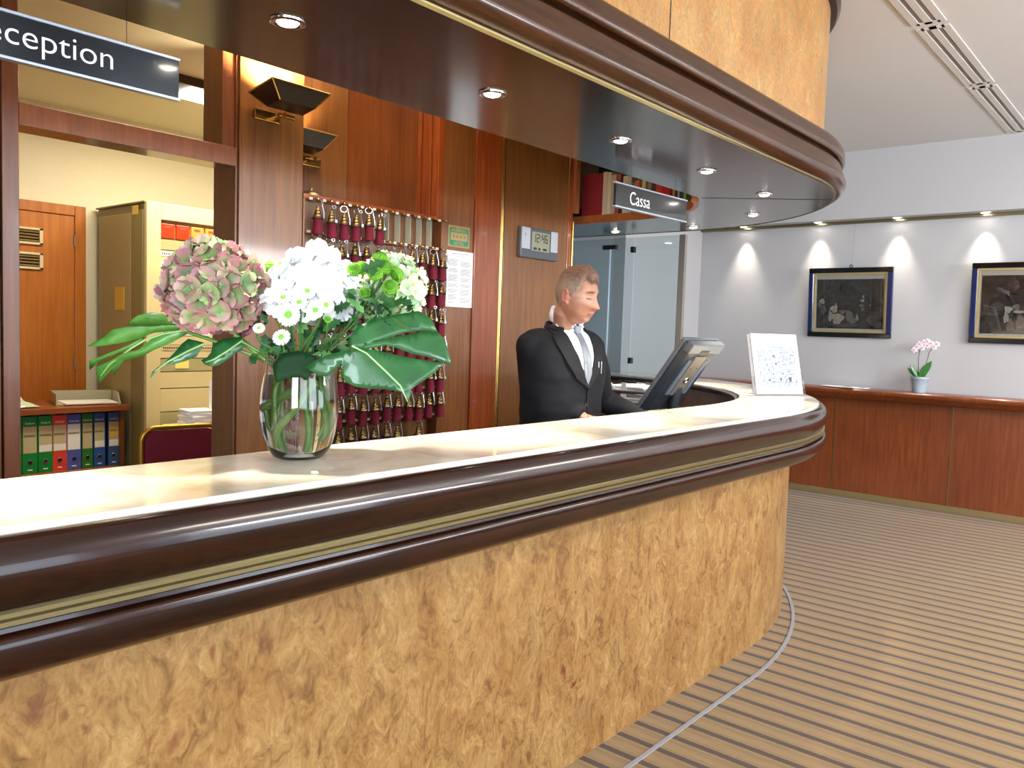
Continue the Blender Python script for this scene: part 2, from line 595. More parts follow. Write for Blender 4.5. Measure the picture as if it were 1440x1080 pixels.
# ------------------------------------------------------------------ mesh builder
class G:
    def __init__(s):
        s.v, s.f, s.mi, s.sm, s.col = [], [], [], [], {}

    def add(s, vs, fs, mi=0, smooth=False, col=None):
        o = len(s.v)
        s.v += [Vector(v) for v in vs]
        for f in fs:
            if col is not None:
                s.col[len(s.f)] = col
            s.f.append(tuple(i + o for i in f))
            s.mi.append(mi)
            s.sm.append(smooth)
        return s

    def box(s, lo, hi, mi=0, rot=None, piv=None):
        x0, y0, z0 = lo
        x1, y1, z1 = hi
        vs = [Vector(p) for p in ((x0, y0, z0), (x1, y0, z0), (x1, y1, z0), (x0, y1, z0), (x0, y0, z1), (x1, y0, z1), (x1, y1, z1), (x0, y1, z1))]
        if rot is not None:
            p = Vector(piv) if piv is not None else (Vector(lo) + Vector(hi)) / 2
            vs = [rot @ (v - p) + p for v in vs]
        return s.add(vs, [(0, 3, 2, 1), (4, 5, 6, 7), (0, 1, 5, 4), (1, 2, 6, 5), (2, 3, 7, 6), (3, 0, 4, 7)], mi)

    def obox(s, c, ax, ay, az, mi=0):
        """oriented box: centre and three half-extent vectors"""
        c, ax, ay, az = map(Vector, (c, ax, ay, az))
        vs = [c + ax * i + ay * j + az * k for k in (-1, 1) for i, j in ((-1, -1), (1, -1), (1, 1), (-1, 1))]
        return s.add(vs, [(0, 3, 2, 1), (4, 5, 6, 7), (0, 1, 5, 4), (1, 2, 6, 5), (2, 3, 7, 6), (3, 0, 4, 7)], mi)

    def lathe(s, prof, c=(0, 0, 0), n=24, axis=None, mi=0, smooth=True):
        """profile of (r, h) along axis"""
        c = Vector(c)
        a = Vector(axis or (0, 0, 1)).normalized()
        u = a.orthogonal().normalized()
        w_ = a.cross(u)
        vs, fs = [], []
        for r, h in prof:
            for i in range(n):
                t = 2 * PI * i / n
                vs.append(c + a * h + (u * math.cos(t) + w_ * math.sin(t)) * max(r, 1e-5))
        for j in range(len(prof) - 1):
            for i in range(n):
                k = (i + 1) % n
                fs.append((j * n + i, j * n + k, (j + 1) * n + k, (j + 1) * n + i))
        fs.append(tuple(reversed(range(n))))
        fs.append(tuple((len(prof) - 1) * n + i for i in range(n)))
        return s.add(vs, fs, mi, smooth)

    def tube(s, pts, r, n=8, mi=0, smooth=True, cap=True, col=None):
        pts = [Vector(p) for p in pts]
        rs = r if isinstance(r, (list, tuple)) else [r] * len(pts)
        vs, fs = [], []
        prev = None
        for i, p in enumerate(pts):
            d = (pts[min(i + 1, len(pts) - 1)] - pts[max(i - 1, 0)])
            d = d.normalized() if d.length > 1e-9 else Vector((0, 0, 1))
            if prev is None:
                u = d.orthogonal().normalized()
            else:
                u = prev - d * prev.dot(d)
                u = u.normalized() if u.length > 1e-6 else d.orthogonal().normalized()
            prev = u
            w_ = d.cross(u)
            for k in range(n):
                t = 2 * PI * k / n
                vs.append(p + (u * math.cos(t) + w_ * math.sin(t)) * rs[i])
        for j in range(len(pts) - 1):
            for i in range(n):
                k = (i + 1) % n
                fs.append((j * n + i, j * n + k, (j + 1) * n + k, (j + 1) * n + i))
        if cap:
            fs.append(tuple(reversed(range(n))))
            fs.append(tuple((len(pts) - 1) * n + i for i in range(n)))
        return s.add(vs, fs, mi, smooth, col)

    def ring(s, c, axis, R, r, n=20, k=8, mi=0):
        a = Vector(axis).normalized()
        u = a.orthogonal().normalized()
        w_ = a.cross(u)
        vs, fs = [], []
        for i in range(n):
            t = 2 * PI * i / n
            d = u * math.cos(t) + w_ * math.sin(t)
            for j in range(k):
                q = 2 * PI * j / k
                vs.append(Vector(c) + d * (R + r * math.cos(q)) + a * (r * math.sin(q)))
        for i in range(n):
            for j in range(k):
                i2, j2 = (i + 1) % n, (j + 1) % k
                fs.append((i * k + j, i2 * k + j, i2 * k + j2, i * k + j2))
        return s.add(vs, fs, mi, True)

    def ball(s, c, rad, n=16, m_=10, mi=0, rot=None, col=None):
        rad = (rad,) * 3 if not isinstance(rad, (tuple, list)) else rad
        vs, fs = [], []
        for j in range(m_ + 1):
            ph = PI * j / m_
            for i in range(n):
                t = 2 * PI * i / n
                v = Vector((rad[0] * math.sin(ph) * math.cos(t), rad[1] * math.sin(ph) * math.sin(t), rad[2] * math.cos(ph)))
                if j in (0, m_):
                    v += Vector((math.cos(t), math.sin(t), 0)) * 1e-5
                if rot is not None:
                    v = rot @ v
                vs.append(Vector(c) + v)
        for j in range(m_):
            for i in range(n):
                k = (i + 1) % n
                fs.append((j * n + i, (j + 1) * n + i, (j + 1) * n + k, j * n + k))
        return s.add(vs, fs, mi, True, col)

    def prism(s, pts, d, mi=0):
        """polygon points (3d, coplanar) pushed along d"""
        pts = [Vector(p) for p in pts]
        n = len(pts)
        vs = pts + [p + Vector(d) for p in pts]
        fs = [tuple(range(n)), tuple(reversed(range(n, 2 * n)))]
        for i in range(n):
            k = (i + 1) % n
            fs.append((i, i + n, k + n, k))
        return s.add(vs, fs, mi)

    def sweep(s, C, prof, x0, y1, closed=True, mi=0, smooth=False, n=40, xa=None, a0=0, a1=90):
        """profile (R, z) swept: straight along x at y=Cy-R, quarter arc about C, straight along y"""
        st = []
        if xa is None:
            st.append(('x', x0))
            st.append(('x', (x0 + C[0]) / 2))
        for i in range(n + 1):
            st.append(('a', math.radians(a0 + (a1 - a0) * i / n)))
        if y1 is not None:
            st.append(('y', y1))
        vs, fs = [], []
        k = len(prof)
        for kind, t in st:
            for R, z in prof:
                if kind == 'x':
                    vs.append((t, C[1] - R, z))
                elif kind == 'a':
                    vs.append((C[0] + R * math.sin(t), C[1] - R * math.cos(t), z))
                else:
                    vs.append((C[0] + R, t, z))
        kk = k if closed else k - 1
        for i in range(len(st) - 1):
            for j in range(kk):
                j2 = (j + 1) % k
                fs.append((i * k + j, i * k + j2, (i + 1) * k + j2, (i + 1) * k + j))
        if closed:
            fs.append(tuple(range(k)))
            fs.append(tuple(reversed(range((len(st) - 1) * k, len(st) * k))))
        return s.add(vs, fs, mi, smooth)

    def build(s, name, mats, parent=None, bevel=0, sub=0, solid=0, fix=True, sharp=50):
        me = bpy.data.meshes.new(name)
        off = Vector(parent['origin']) if parent is not None and 'origin' in parent else Vector((0, 0, 0))
        me.from_pydata([v - off for v in s.v], [], s.f)
        me.update()
        if fix:
            bm = bmesh.new()
            bm.from_mesh(me)
            bmesh.ops.recalc_face_normals(bm, faces=bm.faces)
            bm.to_mesh(me)
            bm.free()
        for mt in (mats if isinstance(mats, (list, tuple)) else [mats]):
            me.materials.append(mt)
        me.polygons.foreach_set('material_index', s.mi)
        me.polygons.foreach_set('use_smooth', s.sm)
        if s.col:
            ca = me.color_attributes.new('Col', 'FLOAT_COLOR', 'CORNER')
            for pi, p in enumerate(me.polygons):
                c = s.col.get(pi)
                if c is None:
                    continue
                for q, li in enumerate(p.loop_indices):
                    cc = c[me.loops[li].vertex_index % len(c)] if False else (c[q] if isinstance(c, list) else c)
                    ca.data[li].color = cc
        if any(s.sm):
            bm = bmesh.new()
            bm.from_mesh(me)
            for e in bm.edges:
                if len(e.link_faces) == 2 and e.calc_face_angle(0) > math.radians(sharp):
                    e.smooth = False
            bm.to_mesh(me)
            bm.free()
        me.update()
        o = bpy.data.objects.new(name, me)
        COL.objects.link(o)
        if parent is not None:
            o.parent = parent
            if 'origin' in parent:
                o['origin'] = tuple(parent['origin'])
                if parent.type == 'MESH':
                    o.location = (0, 0, 0)
        if bevel:
            b = o.modifiers.new('bevel', 'BEVEL')
            b.width = bevel
            b.segments = 2
            b.limit_method = 'ANGLE'
            b.angle_limit = math.radians(40)
        if solid:
            b = o.modifiers.new('solid', 'SOLIDIFY')
            b.thickness = solid
            b.offset = 0
        if sub:
            b = o.modifiers.new('sub', 'SUBSURF')
            b.levels = b.render_levels = sub
        return o


def soften(prof, n=2, keep=60):
    """round an open or closed profile by corner cutting, keeping sharp corners"""
    P = [Vector((a, b)) for a, b in prof]
    for _ in range(n):
        out = []
        k = len(P)
        for i in range(k):
            a, p, b = P[i - 1], P[i], P[(i + 1) % k]
            d1, d2 = (p - a), (b - p)
            if d1.length < 1e-9 or d2.length < 1e-9 or math.degrees(d1.angle(d2)) > keep:
                out.append(p)
            else:
                out.append(p - d1 * 0.25)
                out.append(p + d2 * 0.25)
        P = out
    return [(p.x, p.y) for p in P]


def tag(o, label=None, cat=None, group=None, kind=None):
    if label:
        o['label'] = label
    if cat:
        o['category'] = cat
    if group:
        o['group'] = group
    if kind:
        o['kind'] = kind
    return o


def thing(name, label, cat, loc=(0, 0, 0), group=None, kind=None):
    o = bpy.data.objects.new(name, None)
    COL.objects.link(o)
    o.location = loc
    o['origin'] = tuple(float(x) for x in loc)
    o.empty_display_size = 0.05
    return tag(o, label, cat, group, kind)


def struct(o):
    o['kind'] = 'structure'
    return o


def dup(root, loc=None, rotz=None, label=None, group=None, rot=None):
    kids = {}
    for o in COL.objects:
        if o.parent is not None:
            kids.setdefault(o.parent.name, []).append(o)

    def cp(o, parent):
        c = o.copy()
        COL.objects.link(c)
        c.parent = parent
        for k in kids.get(o.name, []):
            cp(k, c)
        return c
    r = cp(root, None)
    if loc is not None:
        r.location = loc
    if rotz is not None:
        r.rotation_euler = (0, 0, rotz)
    if rot is not None:
        r.rotation_euler = rot
    if label:
        r['label'] = label
    if group:
        r['group'] = group
    return r


def text(body, name, size, loc, right, up, material, parent=None, ext=0.0008, align='LEFT', bold=0.0, squeeze=1.0):
    cu = bpy.data.curves.new(name, 'FONT')
    cu.body = body
    cu.size = size
    cu.extrude = ext
    cu.align_x = align
    cu.offset = bold
    o = bpy.data.objects.new(name, cu)
    COL.objects.link(o)
    dg = bpy.context.evaluated_depsgraph_get()
    dg.update()
    me = bpy.data.meshes.new_from_object(o.evaluated_get(dg))
    bpy.data.objects.remove(o)
    r, u = Vector(right).normalized(), Vector(up).normalized()
    n = r.cross(u)
    off = Vector(parent['origin']) if parent is not None and 'origin' in parent else Vector((0, 0, 0))
    for v in me.vertices:
        v.co = Vector(loc) - off + r * (v.co.x * squeeze) + u * v.co.y + n * v.co.z
    me.materials.clear()
    me.materials.append(material)
    ob = bpy.data.objects.new(name, me)
    COL.objects.link(ob)
    if parent is not None:
        ob.parent = parent
    return ob

# ================================================================== THE SETTING
YW = 3.1          # face of the panelled wall behind the desk
XW = 7.53         # wall with the pictures
CEIL = 3.04
X0 = -3.0
struct(G().box((X0, -4.6, -0.08), (XW + 0.1, 5.6, 0)).build('floor', M['carpet']))
struct(G().box((X0, -4.6, CEIL), (XW + 0.1, 3.1, CEIL + 0.1)).box((1.85, 3.1, CEIL), (3.1, 3.5, CEIL + 0.1)).box((3.1, 3.1, CEIL), (XW + 0.1, 5.6, CEIL + 0.1)).build('ceiling', M['ceil']))
# picture wall, lower grey field
struct(G().box((XW, -4.6, 0), (XW + 0.12, 4.1, CEIL)).build('wall_right', M['wall_grey']))
# furred-out band above the pictures, with the downlights in its underside
struct(G().box((7.36, -4.6, 2.462), (XW, 3.93, CEIL)).build('wall_upper_right', M['wall_grey']))
struct(G().box((7.49, -4.6, 2.437), (XW, 3.93, 2.462)).build('trim_1', M['brass_dull'], bevel=0.003))
# inner corner wall facing the lobby
struct(G().box((6.12, 3.93, 0), (XW, 4.05, CEIL)).build('wall_back_right', M['wall_grey']))
struct(G().box((4.1, 4.9, 0), (6.2, 5.0, CEIL)).box((6.12, 4.05, 0), (6.2, 4.9, CEIL)).build('wall_passage', M['wall_blue']))
# left and front of the lobby, behind the camera; the windows are open to the sky
g = G()
g.box((X0 - 0.1, -4.6, 0), (X0, 5.6, CEIL))
struct(g.build('wall_left', M['wainscot']))
g = G()
g.box((X0, -4.7, 0), (XW + 0.1, -4.6, 0.35)).box((X0, -4.7, 2.85), (XW + 0.1, -4.6, CEIL))
for x in (X0, -0.25, 2.95, 6.15):
    g.box((x, -4.7, 0.35), (x + 0.45 if x < 6 else XW + 0.1, -4.6, 2.85))
struct(g.build('wall_front', M['wainscot']))

# wainscot of the picture wall
wn = G()
edges = [-4.6, -3.3, -2.35, -1.4, -0.45, 0.55, 1.55, 2.505, 3.45, 3.93]
for a, b in zip(edges[:-1], edges[1:]):
    wn.box((7.50, a + 0.003, 0.055), (XW, b - 0.003, 0.90))
struct(wn.build('wall_right_wainscot', M['wainscot'], bevel=0.002))
wn = G()
for e in edges[1:-1]:
    wn.box((7.497, e - 0.004, 0.055), (7.503, e + 0.004, 0.90))
struct(wn.build('trim_2', M['brass_dull']))
# ledge on top of the wainscot
lg = G()
prof = [(7.30, 0.955), (7.295, 0.94), (7.30, 0.925), (7.315, 0.912), (7.34, 0.905), (7.37, 0.895), (7.45, 0.89), (7.52, 0.89), (7.52, 1.0), (7.47, 0.998), (7.36, 0.975), (7.32, 0.967)]
prof = [(7.315, 0.985), (7.303, 0.975), (7.30, 0.962), (7.308, 0.945), (7.335, 0.925), (7.36, 0.905), (7.40, 0.892), (7.528, 0.89), (7.528, 0.99), (7.34, 0.99)]
lg.prism([(x, -4.6, z) for x, z in prof], (0, 8.52, 0))
struct(lg.build('trim_3', M['wainscot'], bevel=0.003))
struct(G().box((7.485, -4.6, 0), (7.53, 3.93, 0.055)).build('baseboard_right', mat('olive_skirting', '#7A6740', 0.5), bevel=0.004))
# thin grey strip standing in for the light edge on the carpet by the desk
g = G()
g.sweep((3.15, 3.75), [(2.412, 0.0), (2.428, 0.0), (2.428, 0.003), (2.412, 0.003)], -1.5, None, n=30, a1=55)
struct(g.build('floor_light_edge', mat('grey_light_edge', '#8E9096', 0.6)))

# slotted air diffuser in the lobby ceiling
vt = thing('ceiling_air_vent', 'long white double slot air vent in the lobby ceiling', 'vent', (5.7, 1.19, CEIL))
fr_, sl_ = G(), G()
segs = [(1.9, 3.10), (3.16, 4.62), (4.68, 5.86), (5.92, 7.30)]
for a, b in segs:
    fr_.box((a, 1.11, CEIL - 0.006), (b, 1.148, CEIL))
    fr_.box((a, 1.232, CEIL - 0.006), (b, 1.27, CEIL))
    fr_.box((a, 1.172, CEIL - 0.006), (b, 1.208, CEIL))
    fr_.box((a, 1.135, CEIL - 0.006), (a + 0.03, 1.245, CEIL))
    fr_.box((b - 0.03, 1.135, CEIL - 0.006), (b, 1.245, CEIL))
    sl_.box((a + 0.03, 1.135, CEIL - 0.002), (b - 0.03, 1.245, CEIL - 0.0005))
fr_.build('frame', mat('vent_frame', '#CFCBC5', 0.6), vt)
tag(sl_.build('slot', mat('vent_slot_dark', '#8A8482', 0.8), vt), 'dark slots')


# ---- downlights: chrome ring, glowing bulb and real light
def downlight(x, y, z, label, group, R=0.042, ringmat='chrome', power=28, ang=50, tgt=None, cat='downlight'):
    t = thing('recessed_downlight', label, cat, (x, y, z), group)
    G().lathe([(R * 0.60, 0.0), (R * 0.66, -0.004), (R * 0.8, -0.007), (R, -0.004), (R * 1.02, 0.0), (R * 0.98, 0.0)], (x, y, z), 28).build('trim_ring', M[ringmat], t)
    G().lathe([(0.0, 0.0), (R * 0.62, 0.0), (R * 0.55, -0.006), (R * 0.3, -0.010), (0.0, -0.011)], (x, y, z), 20).build('bulb', M['lamp'], t)
    spot('downlight_beam', (x, y, z - 0.02), tgt or (x, y, 0), power, ang, 1.0, HALO, 0.025)
    return t


# ================================================================== CANOPY
CC = (3.66, 2.73)
ZS = 2.11
can = thing('reception_canopy', 'curved canopy over the desk, burl fascia above dark glossy wood mouldings', 'canopy', (3.66, 1.4, ZS))
Y1 = 3.93
g = G()
g.sweep(CC, [(0.70, ZS), (1.362, ZS), (1.362, ZS + 0.03), (0.70, ZS + 0.03)], -1.5, Y1)
tag(g.build('soffit', M['soffit'], can), 'glossy dark brown underside')
g = G()
g.sweep(CC, [(1.362, ZS - 0.003), (1.372, ZS + 0.001), (1.372, ZS + 0.012), (1.362, ZS + 0.02)], -1.5, Y1)
g.build('bead', M['brass_dull'], can)
mould = [(1.372, ZS + 0.004), (1.392, ZS + 0.012), (1.408, ZS + 0.026), (1.416, ZS + 0.045), (1.414, ZS + 0.062), (1.404, ZS + 0.085), (1.396, ZS + 0.105), (1.394, ZS + 0.118), (1.372, ZS + 0.120), (1.372, ZS + 0.135),
         (1.396, ZS + 0.137), (1.404, ZS + 0.145), (1.406, ZS + 0.165), (1.402, ZS + 0.190), (1.392, ZS + 0.210), (1.374, ZS + 0.224), (1.35, ZS + 0.230), (1.31, ZS + 0.232), (1.30, ZS + 0.02)]
g = G()
g.sweep(CC, soften(mould), -1.5, Y1, smooth=True, n=56)
g.build('moulding', M['canopy_wood'], can)
g = G()
g.sweep(CC, [(1.24, ZS + 0.20), (1.30, ZS + 0.20), (1.30, CEIL), (1.24, CEIL)], -1.5, Y1, n=56)
g.build('fascia', M['burl_top'], can)
for a in (-1, 28, 56):
    g = G()
    t = math.radians(a)
    p = Vector((CC[0] + 1.301 * math.sin(t), CC[1] - 1.301 * math.cos(t), 0))
    d = Vector((math.cos(t), math.sin(t), 0)) * 0.002
    nrm = Vector((math.sin(t), -math.cos(t), 0)) * 0.001
    if a < 0:
        p, d, nrm = Vector((2.44, CC[1] - 1.301, 0)), Vector((0.0015, 0, 0)), Vector((0, 0.001, 0))
    g.obox((p.x, p.y, (ZS + 0.23 + CEIL) / 2), d, nrm, (0, 0, (CEIL - ZS - 0.23) / 2))
    g.build('joint', M['matt_black'], can)
g = G()
g.sweep(CC, [(1.30, CEIL - 0.05), (1.33, CEIL - 0.045), (1.345, CEIL - 0.02), (1.345, CEIL - 0.001), (1.30, CEIL - 0.001)], -1.5, Y1, n=56)
g.build('crown', M['canopy_wood'], can)
# wooden rim of the opening over the staff side
g = G()
g.sweep(CC, [(0.672, ZS - 0.012), (0.70, ZS - 0.012), (0.70, ZS + 0.036), (0.672, ZS + 0.036)], CC[0] + 0.2, 3.235, xa=True, n=30, a0=18)
tag(g.build('rim', M['shelf_wood'], can), 'lighter brown rim under the books')
# panel joint across the soffit
a_, b_ = Vector((3.86, 2.03, ZS - 0.0008)), Vector((4.22, 1.49, ZS - 0.0008))
dd = (b_ - a_) / 2
G().obox((a_ + b_) / 2, dd, Vector((dd.y, -dd.x, 0)).normalized() * 0.0015, (0, 0, 0.0006)).build('joint', M['matt_black'], can)

n_ = ['nearest the reception sign', 'second along the soffit from the reception sign', 'third along the soffit, in front of the Cassa sign end', 'fourth along the soffit, right of the Cassa sign',
      'where the canopy starts to curve', 'in the middle of the curved canopy end', 'on the canopy return, right of the shelf of books', 'behind the glass screen, last on the canopy return']
LP = [(1.15, 1.705), (1.86, 1.69), (2.57, 1.69), (3.24, 1.685), (3.90, 1.71), (4.51, 2.04), (4.85, 2.60), (4.83, 3.19)]
for (x, y), s_ in zip(LP, n_):
    downlight(x, y, ZS - 0.001, 'round chrome halogen downlight ' + s_, 'halogen downlights in the canopy soffit', power=140)
downlight(0.43, 1.70, ZS - 0.001, 'round chrome halogen downlight above the left end of the desk', 'halogen downlights in the canopy soffit', power=140)
# band downlights that wash the picture wall
for y, s_ in ((3.45, 'hidden end of the picture wall, nearest the corner'), (2.74, 'picture wall, above the left edge of the first framed print'), (2.07, 'picture wall, above the right edge of the first framed print'),
              (1.41, 'picture wall, above the left part of the second framed print'), (0.74, 'picture wall, beyond the second framed print')):
    downlight(7.435, y, 2.461, 'small white downlight over the ' + s_, 'downlights above the picture wall', R=0.045, ringmat='white', power=30, ang=56, tgt=(7.52, y, 1.75))

# ================================================================== COUNTER
KC = (3.4, 3.75)
ZC = 1.08
ctr = thing('reception_counter', 'long curved reception counter, cream marble top over dark mouldings and burl front', 'counter', (3.4, 1.5, 0))
g = G()
g.sweep(KC, [(1.995, ZC - 0.028), (2.396, ZC - 0.028), (2.400, ZC - 0.010), (2.400, ZC - 0.004), (2.396, ZC), (2.0, ZC), (1.995, ZC - 0.005)], -1.5, 3.93, n=70)
g.build('marble_top', M['marble'], ctr)
prof = [(2.36, ZC - 0.03), (2.4005, ZC - 0.008), (2.422, ZC - 0.0145), (2.438, ZC - 0.034), (2.446, ZC - 0.062), (2.442, ZC - 0.085), (2.428, ZC - 0.108), (2.424, ZC - 0.122), (2.36, ZC - 0.126)]
g = G().sweep(KC, soften(prof), -1.5, 3.93, n=70, smooth=True)
g.build('upper_moulding', M['mahogany'], ctr)
g = G()
g.sweep(KC, [(2.38, ZC - 0.119), (2.428, ZC - 0.119), (2.433, ZC - 0.123), (2.433, ZC - 0.130), (2.428, ZC - 0.1325), (2.433, ZC - 0.135), (2.433, ZC - 0.1425), (2.428, ZC - 0.146), (2.38, ZC - 0.146)], -1.5, 3.93, n=70)
g.build('brass_strip', M['brass_dull'], ctr)
prof = [(2.36, ZC - 0.146), (2.418, ZC - 0.148), (2.420, ZC - 0.156), (2.436, ZC - 0.158), (2.442, ZC - 0.166), (2.443, ZC - 0.190), (2.436, ZC - 0.212), (2.420, ZC - 0.228), (2.396, ZC - 0.238), (2.36, ZC - 0.243), (2.24, ZC - 0.245), (2.24, ZC - 0.15)]
g = G().sweep(KC, soften(prof), -1.5, 3.93, n=70, smooth=True)
g.build('lower_moulding', M['mahogany'], ctr)
g = G().sweep(KC, [(2.24, 0.0), (2.273, 0.0), (2.273, ZC - 0.243), (2.24, ZC - 0.243)], -1.5, 3.93, n=70)
g.build('front_panel', M['burl'], ctr)
VJ = mat('veneer_joint', '#7A5A34', 0.5)
for a in (24, 41):
    g = G()
    t = math.radians(a)
    p = Vector((KC[0] + 2.2735 * math.sin(t), KC[1] - 2.2735 * math.cos(t), 0))
    g.obox((p.x, p.y, (ZC - 0.245) / 2), Vector((math.cos(t), math.sin(t), 0)) * 0.0008, Vector((math.sin(t), -math.cos(t), 0)) * 0.0006, (0, 0, (ZC - 0.245) / 2))
    g.build('joint', VJ, ctr)
# staff side: dark edge, back board and writing ledge
g = G().sweep(KC, [(1.975, ZC - 0.045), (1.99, ZC - 0.05), (2.03, ZC - 0.05), (2.03, ZC - 0.028), (1.993, ZC - 0.028), (1.982, ZC - 0.012), (1.972, ZC - 0.02)], -1.5, 3.93, n=70)
g.build('inner_moulding', M['mahogany'], ctr)
g = G().sweep(KC, [(2.03, 0.0), (2.06, 0.0), (2.06, ZC - 0.03), (2.03, ZC - 0.03)], -1.5, 3.93, n=70)
g.build('back_board', M['panel_dark'], ctr)
g = G().sweep(KC, [(1.84, ZC - 0.058), (1.995, ZC - 0.058), (1.995, ZC - 0.036), (1.84, ZC - 0.036)], -1.5, None, xa=None, n=6, a1=2)
g.build('writing_ledge', M['panel_dark'], ctr)
g = G().sweep(KC, [(1.35, 0.83), (2.03, 0.83), (2.03, 0.86), (1.35, 0.86)], None, 3.6, xa=True, n=40, a0=6)
g.build('desk_shelf', M['mahogany'], ctr)
for a in (12, 85):
    t = math.radians(a)
    c = (KC[0] + 1.6 * math.sin(t), KC[1] - 1.6 * math.cos(t))
    G().box((c[0] - 0.2, c[1] - 0.2, 0), (c[0] + 0.2, c[1] + 0.2, 0.83)).build('pedestal', M['panel_dark'], ctr)

# glass screen on the return of the counter
XS = 5.2
gs = thing('glass_screen', 'clear glass screen and door panes standing on the far return of the counter', 'screen', (XS, 3.4, ZC))
for a, b in ((2.885, 3.255), (3.265, 3.465), (3.475, 3.90)):
    G().box((XS - 0.005, a, ZC + 0.002), (XS + 0.005, b, ZS - 0.002)).build('pane', thin_glass('glass_pane', (0.86, 0.92, 0.93, 1), 0.8) if a == 2.885 else thin_glass('green_glass_pane', (0.82, 0.89, 0.90, 1), 0.9), gs)
G().box((XS - 0.016, 2.835, ZC), (XS + 0.016, 2.883, ZS)).build('post', mat('post_grey', '#77726C', 0.45), gs, bevel=0.002)
tag(G().box((XS - 0.006, 3.467, ZC + 0.02), (XS + 0.006, 3.474, ZS - 0.05)).build('glass_edge', mat('polished_glass_edge', '#DDEEFF', 0.1, 0, 1.0), gs), 'bright polished edge of the glass')
for y, z in ((3.49, 2.045), (3.275, 2.02), (3.26, 1.20)):
    big = y > 3.4
    G().box((XS - 0.016, y - (0.075 if big else 0.02), z - (0.016 if big else 0.022)), (XS + 0.016, y + (0.045 if big else 0.01), z + (0.016 if big else 0.022))).build('patch_fitting', M['black'], gs, bevel=0.002)

# ================================================================== PANELLED WALL BEHIND THE DESK
def wpanel(name, x0, x1, z0, z1, m_, y=YW, t=0.14, bevel=0.002):
    return struct(G().box((x0 + 0.0015, y, z0), (x1 - 0.0015, y + t, z1)).build(name, m_, bevel=bevel))


wpanel('wall_back_pillar_left', -0.2, 0.985, 0, CEIL, M['post'], t=0.17)
wpanel('wall_back_post', 0.988, 1.042, 0, CEIL, M['post'], y=YW - 0.006, t=0.18)
wpanel('wall_back_far_left', X0, -0.2, 0, CEIL, M['panel_dark'])
# opening to the back office: jambs, transom beam
struct(G().box((1.855, YW + 0.01, 0), (1.866, YW + 0.18, CEIL)).box((1.80, YW + 0.02, 2.11), (1.856, YW + 0.17, CEIL)).build('trim_5', M['post'], bevel=0.002))
struct(G().box((1.042, YW, 2.035), (1.856, YW + 0.13, 2.112)).build('trim_6', M['panel'], bevel=0.003))
wpanel('wall_back_pillar_right', 1.866, 2.182, 0, CEIL, M['panel_yellow'], t=0.2)
# recess above the key rack
struct(G().box((2.182, 3.42, 0), (3.06, 3.5, CEIL)).build('wall_recess', M['panel'], bevel=0))
wpanel('wall_recess_panel', 2.66, 2.668, 1.9, CEIL, M['panel_dark'], y=3.412, t=0.01)
struct(G().box((2.19, 3.405, 1.9), (2.66, 3.42, CEIL)).build('wall_recess_left_panel', M['panel_yellow'], bevel=0.002))
struct(G().box((3.028, 3.16, 1.97), (3.06, 3.42, CEIL)).build('wall_recess_side', M['panel'], bevel=0.001))
g = G()
for y0, y1, x in ((3.235, 3.262, 3.012), (3.195, 3.228, 3.018), (3.155, 3.19, 3.008), (3.10, 3.15, 3.014)):
    g.box((x, y0, 1.975), (3.06, y1, CEIL))
struct(g.build('trim_7', M['panel_orange'], bevel=0.003))
wpanel('wall_back_notice_panel', 3.06, 3.292, 0, CEIL, M['panel_dark'])
wpanel('wall_back_orange_panel', 3.292, 3.505, 0, CEIL, M['panel_orange'], y=YW - 0.012, t=0.15)
struct(G().box((3.505, YW + 0.012, 0), (3.545, YW + 0.14, CEIL)).build('wall_back_groove', M['matt_black']))
g = G()
g.tube([(3.515, YW - 0.004, 0.0), (3.515, YW - 0.004, CEIL)], 0.006, 10)
g.tube([(3.533, YW + 0.002, 0.0), (3.533, YW + 0.002, CEIL)], 0.007, 10)
struct(g.build('trim_8', M['brass']))
wpanel('wall_back_clock_panel', 3.545, 4.15, 0, CEIL, M['panel_yellow'])
struct(G().box((4.15, YW - 0.004, 0), (4.20, YW + 0.15, CEIL)).build('trim_9', M['panel_orange'], bevel=0.003))
g = G()
g.tube([(4.196, YW - 0.008, 0.0), (4.196, YW - 0.008, ZS - 0.02)], 0.007, 10)
g.tube([(4.214, YW + 0.002, 0.0), (4.214, YW + 0.002, ZS - 0.02)], 0.006, 10)
struct(g.build('trim_10', M['brass']))
struct(G().box((4.15, 3.24, 0), (4.23, 4.9, CEIL)).build('wall_passage_left', M['wall_blue']))

# ================================================================== BACK OFFICE
YO = 5.4
struct(G().box((-0.2, YO, 0), (4.15, YO + 0.12, 2.75)).build('wall_office_back', M['office_wall']))
struct(G().box((-0.3, 3.27, 0), (-0.2, YO, 2.75)).build('wall_office_left', M['office_wall']))
struct(G().box((3.35, 3.5, 0), (3.45, YO, 2.75)).build('wall_office_right', M['office_wall']))
struct(G().box((-0.3, 3.13, 2.66), (1.866, YO, 2.75)).box((1.866, 3.5, 2.66), (3.45, YO, 2.75)).build('ceiling_office', M['office_wall']))
# ceiling light of the office
ol = thing('office_ceiling_light', 'bright fluorescent ceiling light in dark housing, beyond the reception sign', 'ceiling light', (2.30, 4.25, 2.66))
g = G()
g.box((1.85, 4.12, 2.615), (2.95, 4.40, 2.66))
g.build('housing', mat('dark_lamp_housing', '#3C3020', 0.5), ol, bevel=0.004)
g = G()
g.box((2.22, 4.15, 2.600), (2.92, 4.36, 2.615))
g.build('diffuser', M['tube'], ol, bevel=0.004)

